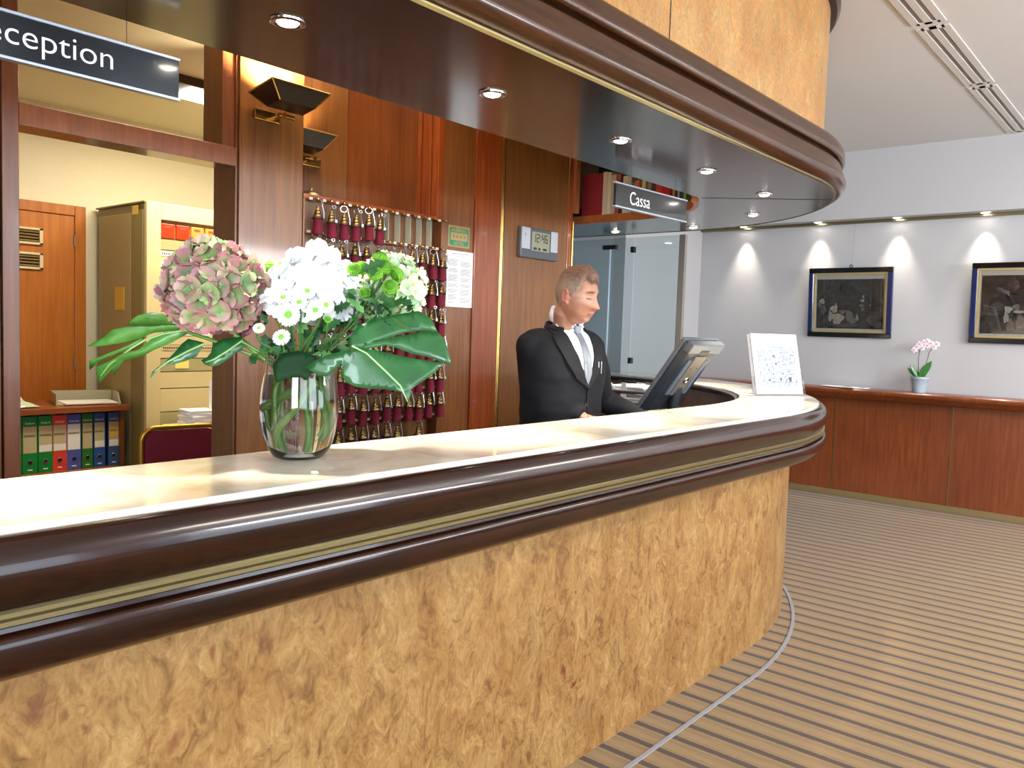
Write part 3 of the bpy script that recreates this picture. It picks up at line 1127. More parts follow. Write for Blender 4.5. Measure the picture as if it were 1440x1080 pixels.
# office door
dr = thing('door_1', 'orange-brown wooden door with two louvred vents in the back office', 'door', (1.75, YO, 0))
dr['kind'] = 'structure'
zt = 2.06
g = G()
g.box((1.22, YO - 0.035, 0), (1.275, YO, zt + 0.012)).box((2.115, YO - 0.035, 0), (2.18, YO, zt + 0.012)).box((1.275, YO - 0.035, zt - 0.05), (2.115, YO, zt + 0.012))
g.build('door_frame', M['door'], dr, bevel=0.004)
G().box((1.275, YO - 0.025, 0.01), (2.115, YO - 0.001, zt - 0.052)).build('door_leaf', M['door'], dr, bevel=0.002)
cream = mat('cream_plastic', '#D9CBA4', 0.5)
for zz in (1.862, 1.715):
    g = G()
    x0, x1, h = 1.60, 1.932, 0.05
    y = YO - 0.04
    g.box((x0, y, zz + h - 0.014), (x1, YO - 0.025, zz + h)).box((x0, y, zz - h), (x1, YO - 0.025, zz - h + 0.014)).box((x0, y, zz - h), (x0 + 0.02, YO - 0.025, zz + h)).box((x1 - 0.02, y, zz - h), (x1, YO - 0.025, zz + h))
    v = g.build('vent_grille', cream, dr, bevel=0.002)
    g = G()
    for k in range(4):
        z = zz - 0.027 + k * 0.018
        g.obox(((x0 + x1) / 2, YO - 0.032, z), ((x1 - x0) / 2 - 0.02, 0, 0), (0, 0.006, 0.005), (0, 0.0008, -0.001))
    g.box((x0 + 0.02, YO - 0.027, zz - h + 0.014), (x1 - 0.02, YO - 0.0255, zz + h - 0.014), 1)
    g.build('vent_slat', [mat('vent_slat_brown', '#8A7048', 0.5), M['matt_black']], v)
g = G()
for z in (1.86, 1.1, 0.3):
    g.tube([(2.113, YO - 0.03, z - 0.035), (2.113, YO - 0.03, z + 0.035)], 0.006, 8)
g.build('hinge', M['steel'], dr)

# ================================================================== KEY RACK AND KEYS
Z1, DZ, DX = 1.945, 0.1455, 0.0732
XK0 = 2.238
rk = thing('key_rack', 'wooden hotel key rack with twelve columns of hooks on the panelled wall', 'key rack', (2.6, YW, 0.7))
G().box((2.182, YW + 0.06, 0.70), (3.06, YW + 0.075, 1.975)).build('back_panel', M['panel_yellow'], rk)
g = G().box((2.182, YW - 0.004, 1.955), (3.06, YW + 0.06, 1.975))
tag(g.build('top_rail', M['panel_orange'], rk, bevel=0.002), 'orange-brown top rail')
G().box((3.045, YW - 0.004, 0.70), (3.06, YW + 0.06, 1.955)).build('side_rail', M['panel_dark'], rk, bevel=0.002)
G().box((2.182, YW - 0.004, 0.70), (2.192, YW + 0.06, 1.955)).build('side_rail', M['panel_dark'], rk, bevel=0.002)
for r in range(8):
    z = Z1 - r * DZ
    if r:
        G().box((2.192, YW + 0.012, z + 0.004), (3.045, YW + 0.06, z + 0.018)).build('shelf_rail', M['panel_orange'] if r < 6 else M['panel_dark'], rk, bevel=0.001)
    for c in range(12):
        x = XK0 + c * DX
        g = G()
        g.lathe([(0.0, 0), (0.003, 0), (0.003, 0.022), (0.0065, 0.026), (0.0075, 0.031), (0.005, 0.036), (0.0, 0.037)], (x, YW + 0.012 if r else YW - 0.004, z + 0.011), 10, (0, -1, 0))
        h = g.build('hook', M['brass'], rk)
        G().box((x - 0.026, YW + 0.004 if r else YW - 0.008, z + 0.006), (x - 0.009, YW + 0.012 if r else YW - 0.004, z + 0.017)).build('number_tab', mat('number_tab', '#DCD8C8', 0.4) if (r, c) == (0, 0) else bpy.data.materials['number_tab'], h)
# thin upright dividers seen in the empty part of the top row
glassy = mat('divider_plastic', '#C8C4A8', 0.2)
for c in range(6, 12):
    x = XK0 + (c + 0.5) * DX - 0.012
    if x < 3.04:
        G().box((x - 0.001, YW + 0.02, Z1 - DZ + 0.018), (x + 0.001, YW + 0.06, Z1 + 0.01)).build('divider', glassy, rk)


def make_key(label):
    t = thing('room_key', label, 'room key', (0, 0, 0), 'room keys on the rack')
    G().ring((0, 0, -0.008), (1, 0.25, 0), 0.0125, 0.0013, 18, 6).build('key_ring', M['chrome'], t)
    G().lathe([(0, 0.0), (0.004, -0.001), (0.0055, -0.006), (0.004, -0.010), (0.008, -0.013), (0.0095, -0.018), (0.007, -0.021), (0.011, -0.025), (0.0125, -0.031), (0.010, -0.034), (0.0145, -0.038), (0.0155, -0.046), (0.0, -0.047)], (0, 0, -0.022), 18).build('brass_cap', M['brass_old'], t)
    G().lathe([(0, 0), (0.0195, 0.0), (0.021, -0.003), (0.0195, -0.006), (0, -0.006)], (0, 0, -0.068), 18).build('collar', bpy.data.materials.get('dark_collar') or mat('dark_collar', '#2A1A14', 0.4), t)
    G().lathe([(0, 0), (0.0155, 0), (0.0158, -0.02), (0.0175, -0.052), (0.0185, -0.058), (0, -0.059)], (0, 0, -0.074), 16).build('tassel', bpy.data.materials.get('crimson_velvet') or mat('crimson_velvet', '#6C1228', 0.75, spec=0.3), t)
    g = G()
    g.tube([(0.010, -0.012, -0.014), (0.013, -0.018, -0.05), (0.012, -0.018, -0.072)], 0.0019, 6)
    g.ring((0.010, -0.012, -0.010), (0, 1, 0), 0.006, 0.0016, 12, 6)
    g.box((0.011, -0.0186, -0.072), (0.019, -0.0172, -0.060))
    g.build('key', M['steel'], t)
    return t


ordn = ['first', 'second', 'third', 'fourth', 'fifth', 'sixth', 'seventh', 'eighth', 'ninth', 'tenth', 'eleventh', 'twelfth']
rown = ['top row', 'second row', 'third row', 'fourth row', 'fifth row', 'sixth row', 'seventh row', 'bottom row']
kproto = None
rng = random.Random(3)
for r in range(8):
    for c in range(12):
        if r == 0 and c > 5:
            continue
        if r == 7 and c in (10, 8, 11):
            continue
        lab = 'crimson room key fob, %s of the rack, %s hook from the left' % (rown[r], ordn[c])
        x, z = XK0 + c * DX, Z1 - r * DZ + 0.011
        if kproto is None:
            kproto = k = make_key(lab)
        else:
            k = dup(kproto, label=lab)
        k.scale = (1.3, 1.3, 1.14)
        k.location = (x, YW - 0.022 if r else YW - 0.032, z - 0.006 - rng.choice([0, 0, 0.006, 0.012]))
        k.rotation_euler = (rng.uniform(-0.03, 0.03), rng.uniform(-0.05, 0.05), rng.uniform(-0.6, 0.6))

# brass bell / plate half hidden on top of the rack
t = thing('service_bell', 'small round brass-coloured bell on top of the key rack', 'bell', (2.29, YW + 0.09, 1.975))
G().lathe([(0.0, 0.0), (0.055, 0.0), (0.055, 0.006), (0.048, 0.016), (0.030, 0.030), (0.0, 0.036)], (2.29, YW + 0.09, 1.975), 28).build('dome', mat('dull_metal', '#8A8268', 0.35, 0.9), t)
G().lathe([(0, 0), (0.008, 0), (0.008, 0.010), (0, 0.012)], (2.29, YW + 0.09, 2.010), 14).build('button', M['brass'], t)


# ---- picture lights / wall uplights
def uplight(loc, label, flip=1, power=42):
    x, y, z = loc
    t = thing('brass_wall_uplight', label, 'wall light', loc)
    G().box((x - 0.06, y - 0.022, z - 0.022), (x + 0.06, y, z + 0.022)).build('wall_plate', M['brass'], t, bevel=0.004)
    a = G().tube([(x + 0.03 * flip, y - 0.02, z), (x + 0.03 * flip, y - 0.10, z)], 0.011, 14)
    a.tube([(x + 0.01 * flip, y - 0.085, z - 0.002), (x + 0.085 * flip, y - 0.085, z - 0.002)], 0.010, 12)
    a.build('arm', M['brass'], t)
    # shade: a shallow tray, dark below with brass rim, open side up
    cx, cy, cz = x + (0.035 if flip > 0 else -0.13), y - 0.135, z + 0.055
    R_ = Matrix.Rotation(math.radians(-10), 3, 'X')
    lo = [(-0.085, -0.045, -0.03), (0.085, -0.045, -0.03), (0.085, 0.045, -0.03), (-0.085, 0.045, -0.03)]
    hi = [(-0.14, -0.085, 0.03), (0.14, -0.085, 0.03), (0.14, 0.085, 0.03), (-0.14, 0.085, 0.03)]
    vs = [R_ @ Vector(p) + Vector((cx, cy, cz)) for p in lo + hi]
    fs = [(0, 3, 2, 1), (0, 1, 5, 4), (1, 2, 6, 5), (2, 3, 7, 6), (3, 0, 4, 7)]
    o = G().add(vs, fs).build('shade', mat('lamp_shade_black', '#1A120C', 0.3) if 'lamp_shade_black' not in bpy.data.materials else bpy.data.materials['lamp_shade_black'], t, solid=0.003)
    g = G()
    for i in range(4):
        g.tube([vs[4 + i], vs[4 + (i + 1) % 4]], 0.0045, 6)
        g.tube([vs[i], vs[4 + i]], 0.0035, 6)
    g.build('brass_rim', M['brass'], t)
    G().tube([(cx - 0.07, cy, cz + 0.008), (cx + 0.07, cy, cz + 0.008)], 0.006, 10).build('halogen_tube', M['tube'], t)
    spot('uplight_beam', (cx, cy + 0.02, cz + 0.03), (cx - 0.03, cy + 0.13, cz + 0.5), power, 130, 0.7, (1, 0.80, 0.52), 0.03)
    return t


uplight((1.985, YW, 2.265), 'brass wall uplight with black tray shade on the right pillar of the office opening', 1, 260)
uplight((2.425, 3.405, 2.185), 'brass wall uplight inside the recess above the key rack', -1, 22)

# ---- sticker, notice, clock
t = thing('hotel_sticker', 'small green and gold Albergo Hotel four star sticker above the white notice', 'sticker', (3.18, YW, 1.89))
gold, green = mat('sticker_gold', '#A88A50', 0.4), mat('sticker_green', '#0F7C5C', 0.4)
sx0, sx1, sz0, sz1 = 3.098, 3.262, 1.832, 1.945
G().box((sx0, YW - 0.001, sz0), (sx1, YW + 0.0005, sz1)).build('backing', gold, t)
pts = []
for cx, cz, a0 in ((sx1 - 0.022, sz1 - 0.022, 0), (sx0 + 0.022, sz1 - 0.022, 90), (sx0 + 0.022, sz0 + 0.022, 180), (sx1 - 0.022, sz0 + 0.022, 270)):
    for k in range(6):
        a = math.radians(a0 + k * 18)
        pts.append((cx + 0.014 * math.cos(a), YW - 0.0012, cz + 0.014 * math.sin(a)))
G().prism(pts, (0, -0.0004, 0)).build('green_field', green, t)
G().box((sx0 + 0.018, YW - 0.0020, 1.868), (sx1 - 0.018, YW - 0.0016, 1.909)).build('gold_band', gold, t)
text('ALBERGO', 'lettering', 0.026, (3.18, YW - 0.0020, 1.915), (1, 0, 0), (0, 0, 1), gold, t, 0.0002, 'CENTER', 0.0004)
text('HOTEL', 'lettering', 0.026, (3.18, YW - 0.0020, 1.843), (1, 0, 0), (0, 0, 1), gold, t, 0.0002, 'CENTER', 0.0004)
for k in range(4):
    cx, cz = 3.18 - 0.042 + k * 0.028, 1.8885
    pts = [(cx + (0.010 if i % 2 == 0 else 0.0042) * math.sin(i * PI / 5), YW - 0.0022, cz + (0.010 if i % 2 == 0 else 0.0042) * math.cos(i * PI / 5)) for i in range(10)]
    G().prism(pts, (0, -0.0003, 0)).build('star', green, t)

t = thing('wall_notice', 'white printed A4 price notice pinned to the brown panel', 'notice', (3.19, YW, 1.66))
G().box((3.090, YW - 0.003, 1.512), (3.292, YW, 1.812)).build('sheet', M['paper'], t)
ink = mat('grey_print', '#8E8E8E', 0.7)
ink2 = mat('dark_print', '#5A5A5A', 0.7)
text('COMUNICAZIONE DEI PREZZI', 'heading', 0.0105, (3.19, YW - 0.0034, 1.793), (1, 0, 0), (0, 0, 1), ink2, t, 0.0001, 'CENTER')
g = G()
g.box((3.15, YW - 0.0034, 1.783), (3.24, YW - 0.003, 1.785))
rr = random.Random(5)
for cx0, cx1, zt in ((3.104, 3.182, 1.765), (3.196, 3.280, 1.755)):
    z = zt
    while z > 1.53:
        n = rr.randint(4, 8)
        for _ in range(n):
            if z < 1.53:
                break
            g.box((cx0, YW - 0.0034, z), (cx1 - rr.uniform(0, 0.018), YW - 0.003, z + 0.0022))
            z -= 0.0048
        z -= 0.010
tag(g.build('printed_lines', ink, t), kind='stuff')
g = G()

t = thing('wall_clock', 'grey rectangular digital wall clock with silver side panels reading 12:46', 'clock', (3.845, YW, 1.92))
cx0, cx1, cz0, cz1 = 3.668, 4.022, 1.826, 2.006
yc = YW - 0.028
dg_ = mat('clock_grey', '#4E5258', 0.4)
G().box((cx0, yc, cz0), (cx1, YW, cz1)).build('case', dg_, t, bevel=0.006)
silver = mat('clock_silver', '#B4BAC2', 0.35, 0.2)
G().box((cx0 + 0.008, yc - 0.002, cz0 + 0.052), (cx0 + 0.083, yc + 0.002, cz1 - 0.004)).build('side_panel', silver, t, bevel=0.001)
G().box((cx1 - 0.070, yc - 0.002, cz0 + 0.052), (cx1 - 0.004, yc + 0.002, cz1 - 0.004)).build('side_panel', silver, t, bevel=0.001)
G().box((cx0 + 0.100, yc - 0.002, cz0 + 0.045), (cx1 - 0.085, yc + 0.002, cz1 - 0.022)).build('display', mat('lcd', '#8E9078', 0.25), t, bevel=0.001)
lcd = mat('lcd_digits', '#1E221C', 0.4)


def digits(s_, x, z, w_, h, th, y, parent):
    seg = {'0': 'abcdef', '1': 'bc', '2': 'abged', '4': 'fgbc', '6': 'afedcg'}
    for ch in s_:
        g = G()
        if ch == ':':
            for zz in (z + h * 0.3, z + h * 0.7):
                g.box((x + th * 0.2, y, zz - th / 2), (x + th * 1.2, y + 0.0006, zz + th / 2))
            g.build('colon', lcd, parent)
            x += th * 2.4
            continue
        R_ = {'a': ((0, h - th), (w_, h)), 'd': ((0, 0), (w_, th)), 'g': ((0, h / 2 - th / 2), (w_, h / 2 + th / 2)), 'f': ((0, h / 2), (th, h)), 'e': ((0, 0), (th, h / 2)), 'b': ((w_ - th, h / 2), (w_, h)), 'c': ((w_ - th, 0), (w_, h / 2))}
        for s2 in seg[ch]:
            (a, b), (c, d) = R_[s2]
            g.box((x + a, y, z + b), (x + c, y + 0.0006, z + d))
        g.build('digit', lcd, parent)
        x += w_ + th * 1.3


digits('12:46', cx0 + 0.112, cz1 - 0.083, 0.0245, 0.050, 0.006, yc - 0.0027, t)
for i, wd in enumerate((0.03, 0.02, 0.035)):
    g = G()
    g.box((cx0 + 0.115 + i * 0.045, yc - 0.0027, cz0 + 0.052), (cx0 + 0.115 + i * 0.045 + wd, yc - 0.0021, cz0 + 0.066))
    g.build('lower_readout', lcd, t)
text('((', 'mark', 0.02, (cx0 + 0.03, yc - 0.0023, cz1 - 0.05), (1, 0, 0), (0, 0, 1), dg_, t, 0.0002)

# ---- hanging signs
sign_black = mat('sign_black', '#181C20', 0.16, 0, 0.6)
alu = mat('sign_aluminium', '#B8C4D4', 0.3, 0.8)
letter = mat('sign_letters', '#F2F4F2', 0.5)


def sign(name, label, x0, x1, z0, z1, y, word, tx, size, ang, sq, wires, bold, tz):
    t = thing(name, label, 'sign', (0, 0, 0))
    piv = Vector(((x0 + x1) / 2, y, 0))
    R_ = Matrix.Rotation(math.radians(ang), 3, 'Z')

    def T(p):
        return R_ @ (Vector(p) - piv) + piv
    G().box((x0, y - 0.006, z0), (x1, y + 0.006, z1), rot=R_, piv=piv).build('board', sign_black, t)
    for za, zb in ((z1 - 0.004, z1 + 0.003), (z0 - 0.003, z0 + 0.004)):
        G().box((x0 - 0.002, y - 0.010, za), (x1 + 0.002, y + 0.010, zb), rot=R_, piv=piv).build('rail', alu, t, bevel=0.001)
    text(word, 'lettering', size, T((tx, y - 0.0063, tz)), R_ @ Vector((1, 0, 0)), (0, 0, 1), letter, t, 0.0004, 'LEFT', bold, sq)
    for wx in wires:
        a = T((wx, y, z1))
        G().tube([a, (a.x, a.y, ZS + 0.001)], 0.0009, 5).build('wire', M['matt_black'], t)
    return t


sign('reception_sign', 'long black hanging sign reading Reception in white letters', 0.25, 1.032, 1.944, 2.042, 2.0, 'Reception', 0.557, 0.0720, 0, 1.08, (0.35, 0.905), -0.0006, 1.976)
sign('cashier_sign', 'black hanging sign reading Cassa below the shelf of books', 3.03, 3.62, 1.955, 2.058, 2.0, 'Cassa', 3.135, 0.0820, -2.5, 0.86, (3.15, 3.52), -0.0004, 1.977)

# ================================================================== BOOKS ON THE CANOPY RIM
st = thing('book_shelf', 'wooden upright and dark back of the book shelf over the canopy opening', 'shelf', (4.2, 3.1, ZS + 0.04))
G().box((4.19, 3.075, ZS + 0.037), (4.235, 3.0999, CEIL - 0.001)).build('upright', M['shelf_wood'], st, bevel=0.002)
G().sweep(CC, [(0.98, ZS + 0.04), (1.0, ZS + 0.04), (1.0, CEIL - 0.01), (0.98, CEIL - 0.01)], CC[0] + 0.2, 3.22, xa=True, n=30, a0=18).build('back_panel', mat('shelf_dark', '#1C120C', 0.8), st)
G().sweep(CC, [(0.703, ZS + 0.031), (0.98, ZS + 0.031), (0.98, ZS + 0.0365), (0.703, ZS + 0.0365)], CC[0] + 0.2, 3.22, xa=True, n=30, a0=18).build('shelf_board', M['shelf_wood'], st)


def rim_pos(s_, R=0.71):
    """distance along the opening's edge, from the wall end, to a point and an inward normal"""
    L1 = 3.19 - CC[1]
    if s_ < L1:
        return Vector((CC[0] + R, 3.19 - s_, 0)), Vector((-1, 0, 0))
    a = math.radians(90) - (s_ - L1) / R
    d = Vector((math.sin(a), -math.cos(a), 0))
    return Vector((CC[0], CC[1], 0)) + d * R, -d


bk = [('dark red', '#8C1C24', 0.115, 0.27), ('cream', '#D8CBB0', 0.016, 0.275), ('cream', '#E2D6BC', 0.014, 0.27), ('pale grey', '#B8AFA0', 0.018, 0.25), ('red and white', '#A84A40', 0.014, 0.25), ('black', '#1E1C1C', 0.012, 0.22),
      ('white', '#CFCBC0', 0.022, 0.235), ('beige', '#C8B898', 0.016, 0.23), ('slate blue', '#5C7084', 0.014, 0.19), ('orange', '#D8683C', 0.018, 0.20), ('brown', '#6A5038', 0.012, 0.22), ('pale yellow', '#D8C890', 0.014, 0.20),
      ('olive', '#5E6438', 0.012, 0.22), ('grey', '#8A8680', 0.014, 0.19), ('dark brown', '#4A2A1C', 0.020, 0.22), ('orange red', '#C04A28', 0.030, 0.21), ('bright red', '#B81E28', 0.040, 0.20), ('maroon', '#501418', 0.014, 0.19),
      ('tan', '#B0884C', 0.014, 0.19), ('black', '#222026', 0.016, 0.20), ('beige', '#CDBB94', 0.010, 0.18), ('navy blue', '#2C4A72', 0.026, 0.19), ('lime green', '#98BC44', 0.012, 0.21), ('dark green', '#28401E', 0.034, 0.17),
      ('orange', '#DC6A34', 0.018, 0.17), ('brown', '#7A4C2C', 0.014, 0.15), ('cream', '#DCCEA8', 0.014, 0.15), ('red', '#A83024', 0.016, 0.13), ('grey', '#9C968C', 0.014, 0.14), ('cream', '#D4C8A4', 0.012, 0.13)]
wh = {0: 'widest one, by the wooden upright', 1: 'right next to the wide dark red volume', 2: 'second slim one past the wide dark red volume', 3: 'just past the two cream spines', 4: 'leaning just left of the Cassa sign'}
bk = [(a, b, w * (1.4 if i == 0 else 2.1 if i < 5 else 1.7 if i < 22 else 2.2), h) for i, (a, b, w, h) in enumerate(bk)]
s_ = 0.03
pages = mat('book_pages', '#D8CFB8', 0.8)
for i, (cn, hx, wd, hh) in enumerate(bk):
    p, nrm = rim_pos(s_ + wd / 2)
    tan = Vector((-nrm.y, nrm.x, 0))
    dpt = 0.15 if i else 0.2
    c = p - nrm * (dpt / 2 + 0.008)
    z0 = ZS + 0.037
    if i < 5:
        place = wh[i]
    elif i < 22:
        place = '%s spine behind the Cassa sign' % ordn[min(11, i - 5)] if i < 17 else '%s spine before the lime green book' % ordn[21 - i]
    elif i == 22:
        place = 'at the right end of the Cassa sign'
    else:
        place = '%s after the lime green one' % ordn[i - 23]
    t = thing('book', '%s book on the canopy, %s' % (cn, place), 'book', (c.x, c.y, z0), 'books on the canopy shelf')
    cm = mat('book_cover_%s' % cn.replace(' ', '_'), hx, 0.55)
    ht = hh / 2
    tw = tan * (wd / 2 - 0.0008)
    nd = nrm * (dpt / 2)
    up = Vector((0, 0, ht))
    if i == 4:
        up = (Vector((0, 0, 1)) + tan * 0.06).normalized() * ht
    g = G()
    cc = Vector((c.x, c.y, z0 + ht + (0.002 if i == 4 else 0)))
    bd = 0.0018
    g.obox(cc + nd * (1 - 0.01), tan * (wd / 2 - 0.0008), nrm * 0.0015, up)
    g.obox(cc + tan * (wd / 2 - 0.0008 - bd / 2), tan * (bd / 2), nd, up)
    g.obox(cc - tan * (wd / 2 - 0.0008 - bd / 2), tan * (bd / 2), nd, up)
    g.build('cover', cm, t)
    G().obox(cc - nrm * 0.004, tan * (wd / 2 - 0.003), nrm * (dpt / 2 - 0.006), up * 0.97).build('pages', pages, t)
    s_ += wd

# ================================================================== BACK OFFICE FURNITURE
# metal telephone exchange cabinet
cb = thing('metal_cabinet', 'tall beige metal equipment cabinet with red indicator lamps in the back office', 'cabinet', (2.75, 5.0, 0))
beige = mat('beige_metal', '#CFC092', 0.45)
beige_d = mat('olive_metal', '#8C8052', 0.45)
grey_s = mat('grey_green_side', '#A99F74', 0.4)
cx0, cx1, cy0, cy1, ct = 2.245, 3.2, 4.70, 5.37, 2.075
g = G().box((cx0 + 0.01, cy0 + 0.03, 0.02), (cx1, cy1, ct - 0.01))
tag(g.build('body', beige_d, cb, bevel=0.004), 'olive grey body')
g = G()
g.box((cx0, cy0, 0.0), (cx0 + 0.085, cy0 + 0.035, ct - 0.004)).box((cx1 - 0.05, cy0, 0), (cx1, cy0 + 0.035, ct - 0.004)).box((cx0 + 0.085, cy0, ct - 0.10), (cx1 - 0.05, cy0 + 0.035, ct - 0.004))
g.build('front_frame', beige, cb, bevel=0.003)
G().box((cx0 - 0.002, cy0 + 0.20, 0.03), (cx0 + 0.009, cy1 - 0.03, ct - 0.06)).build('side_panel', grey_s, cb, bevel=0.003)
G().box((cx0 - 0.004, cy0 + 0.045, 0.03), (cx0 + 0.009, cy0 + 0.19, ct - 0.05)).build('side_panel', beige_d, cb, bevel=0.003)
G().box((cx0 - 0.006, cy0 + 0.02, ct - 0.01), (cx0 + 0.03, cy1, ct)).build('top_edge', beige_d, cb, bevel=0.002)
tag(G().box((cx0 - 0.006, cy0 + 0.10, ct - 0.075), (cx0 - 0.003, cy0 + 0.17, ct - 0.022)).build('label_tag', mat('yellow_tag', '#E3BE56', 0.5), cb), 'small yellow tag')
tag(G().box((cx0 - 0.005, cy0 + 0.28, 1.44), (cx0 - 0.002, cy0 + 0.40, 1.58)).build('note', bpy.data.materials['yellow_tag'], cb), 'yellow note on the side')
# shelves of equipment on the front
zs = [1.985, 1.865, 1.80, 1.72, 1.64, 1.56, 1.48, 1.40, 1.32, 1.24, 1.16, 1.08, 0.98, 0.84, 0.68, 0.5]
for i, (za, zb) in enumerate(zip(zs[1:-1], zs[2:])):
    G().box((cx0 + 0.087, cy0 + 0.012, zb + 0.003), (cx1 - 0.052, cy0 + 0.03, za - 0.003)).build('module_cover', beige if i % 3 else grey_s, cb, bevel=0.001)
lampr, lampo = mat('red_lens', '#C03418', 0.3, emit='#FF3414', estr=0.25), mat('orange_lens', '#D88A3C', 0.3, emit='#FF9A40', estr=0.2)
glow = mat('red_led', '#FF2A20', 0.4, emit='#FF3028', estr=3)
for i in range(8):
    x = cx0 + 0.095 + i * 0.092
    l = G().box((x, cy0 + 0.012, 1.872), (x + 0.080, cy0 + 0.03, 1.955)).build('indicator', lampr if i < 2 or i > 5 else lampo, cb, bevel=0.003)
    G().box((x + 0.018, cy0 + 0.010, 1.93), (x + 0.055, cy0 + 0.0125, 1.942)).build('led', glow, l)
for i, (x, z, w_) in enumerate(((cx0 + 0.09, 1.765, 0.08), (cx0 + 0.09, 1.70, 0.05), (cx0 + 0.10, 1.30, 0.3), (cx0 + 0.10, 1.21, 0.34))):
    p_ = G().box((x, cy0 + 0.009, z), (x + w_, cy0 + 0.0125, z + 0.03)).build('label_strip', M['paper'] if i != 3 else beige, cb)
    g = G()
    k = 0.006
    while k < w_ - 0.008:
        g.box((x + k, cy0 + 0.0082, z + 0.008), (x + k + 0.006, cy0 + 0.0092, z + 0.02))
        k += 0.011
    tag(g.build('marking', M['black'], p_), kind='stuff')
tag(G().box((cx0 + 0.18, cy0 + 0.008, 1.10), (cx0 + 0.265, cy0 + 0.011, 1.165)).build('note', mat('pale_yellow_note', '#F2E27A', 0.6), cb), 'pale yellow paper note')

# intercom handset
t = thing('wall_phone', 'cream wall telephone handset with dark coiled cord beside the office door', 'telephone', (2.335, YO, 1.45))
g = G()
g.box((2.305, YO - 0.035, 1.39), (2.37, YO, 1.575))
tag(g.build('wall_base', mat('phone_cream', '#C8B88A', 0.5), t, bevel=0.008), 'cream wall cradle')
g = G()
g.tube([(2.318, YO - 0.05, 1.585), (2.316, YO - 0.062, 1.55), (2.318, YO - 0.056, 1.48), (2.316, YO - 0.062, 1.42), (2.320, YO - 0.05, 1.385)], [0.022, 0.02, 0.013, 0.02, 0.022], 12)
g.build('handset', mat('phone_ivory', '#DCCB9C', 0.45), t, bevel=0)
pts = [(2.325 + 0.009 * math.cos(k * 0.9), YO - 0.035 + 0.009 * math.sin(k * 0.9), 1.38 - 0.0028 * k) for k in range(60)]
G().tube(pts, 0.003, 6).build('coiled_cord', mat('cord_dark', '#3A2A34', 0.6), t)
G().box((2.372, YO - 0.02, 1.40), (2.385, YO, 1.44)).build('button_box', M['black'], t, bevel=0.002)

# low book case with ring binders
bc = thing('low_bookcase', 'low brown wooden bookcase holding ring binders in the back office', 'bookcase', (1.7, 5.1, 0))
bx0, bx1, by0, by1 = 1.0, 2.225, 4.86, 5.36
G().box((bx0, by0, 0.845), (bx1, by1, 0.878)).build('top_board', M['shelf_wood'], bc, bevel=0.002)
G().box((bx0, by0 + 0.01, 0.49), (2.175, by1, 0.515)).build('shelf_board', M['shelf_wood'], bc, bevel=0.002)
G().box((bx0, by0 + 0.02, 0.0), (bx0 + 0.025, by1, 0.845)).build('side_board', M['shelf_wood'], bc)
G().box((2.175, by0 + 0.02, 0.0), (2.20, by1, 0.845)).build('side_board', M['panel_dark'], bc)
G().box((bx0, by1 - 0.02, 0.0), (2.175, by1, 0.845)).build('back_board', M['panel_dark'], bc)
gcol, rcol, bcol, vcol_ = '#0F8A3C', '#E2483A', '#2C5CAA', '#5260B8'
binders = [('green', gcol, 1.585, 0.06, 'far left one, cut by the doorpost'), ('green', gcol, 1.662, 0.078, 'left of the other full green one'), ('green', gcol, 1.752, 0.078, 'left of the red binder'), ('red', rcol, 1.842, 0.078, 'the only red one'),
           ('violet blue', vcol_, 1.932, 0.078, 'right of the red binder'), ('green', '#2A7A38', 2.012, 0.062, 'between violet and blue binders'), ('blue', bcol, 2.082, 0.066, 'second from the right')]
binders = [(a, b, x - 0.012, w_ * 0.97, p_) for a, b, x, w_, p_ in binders] + [('blue', '#34609C', 2.150 - 0.012, 0.064, 'rightmost of the row')]
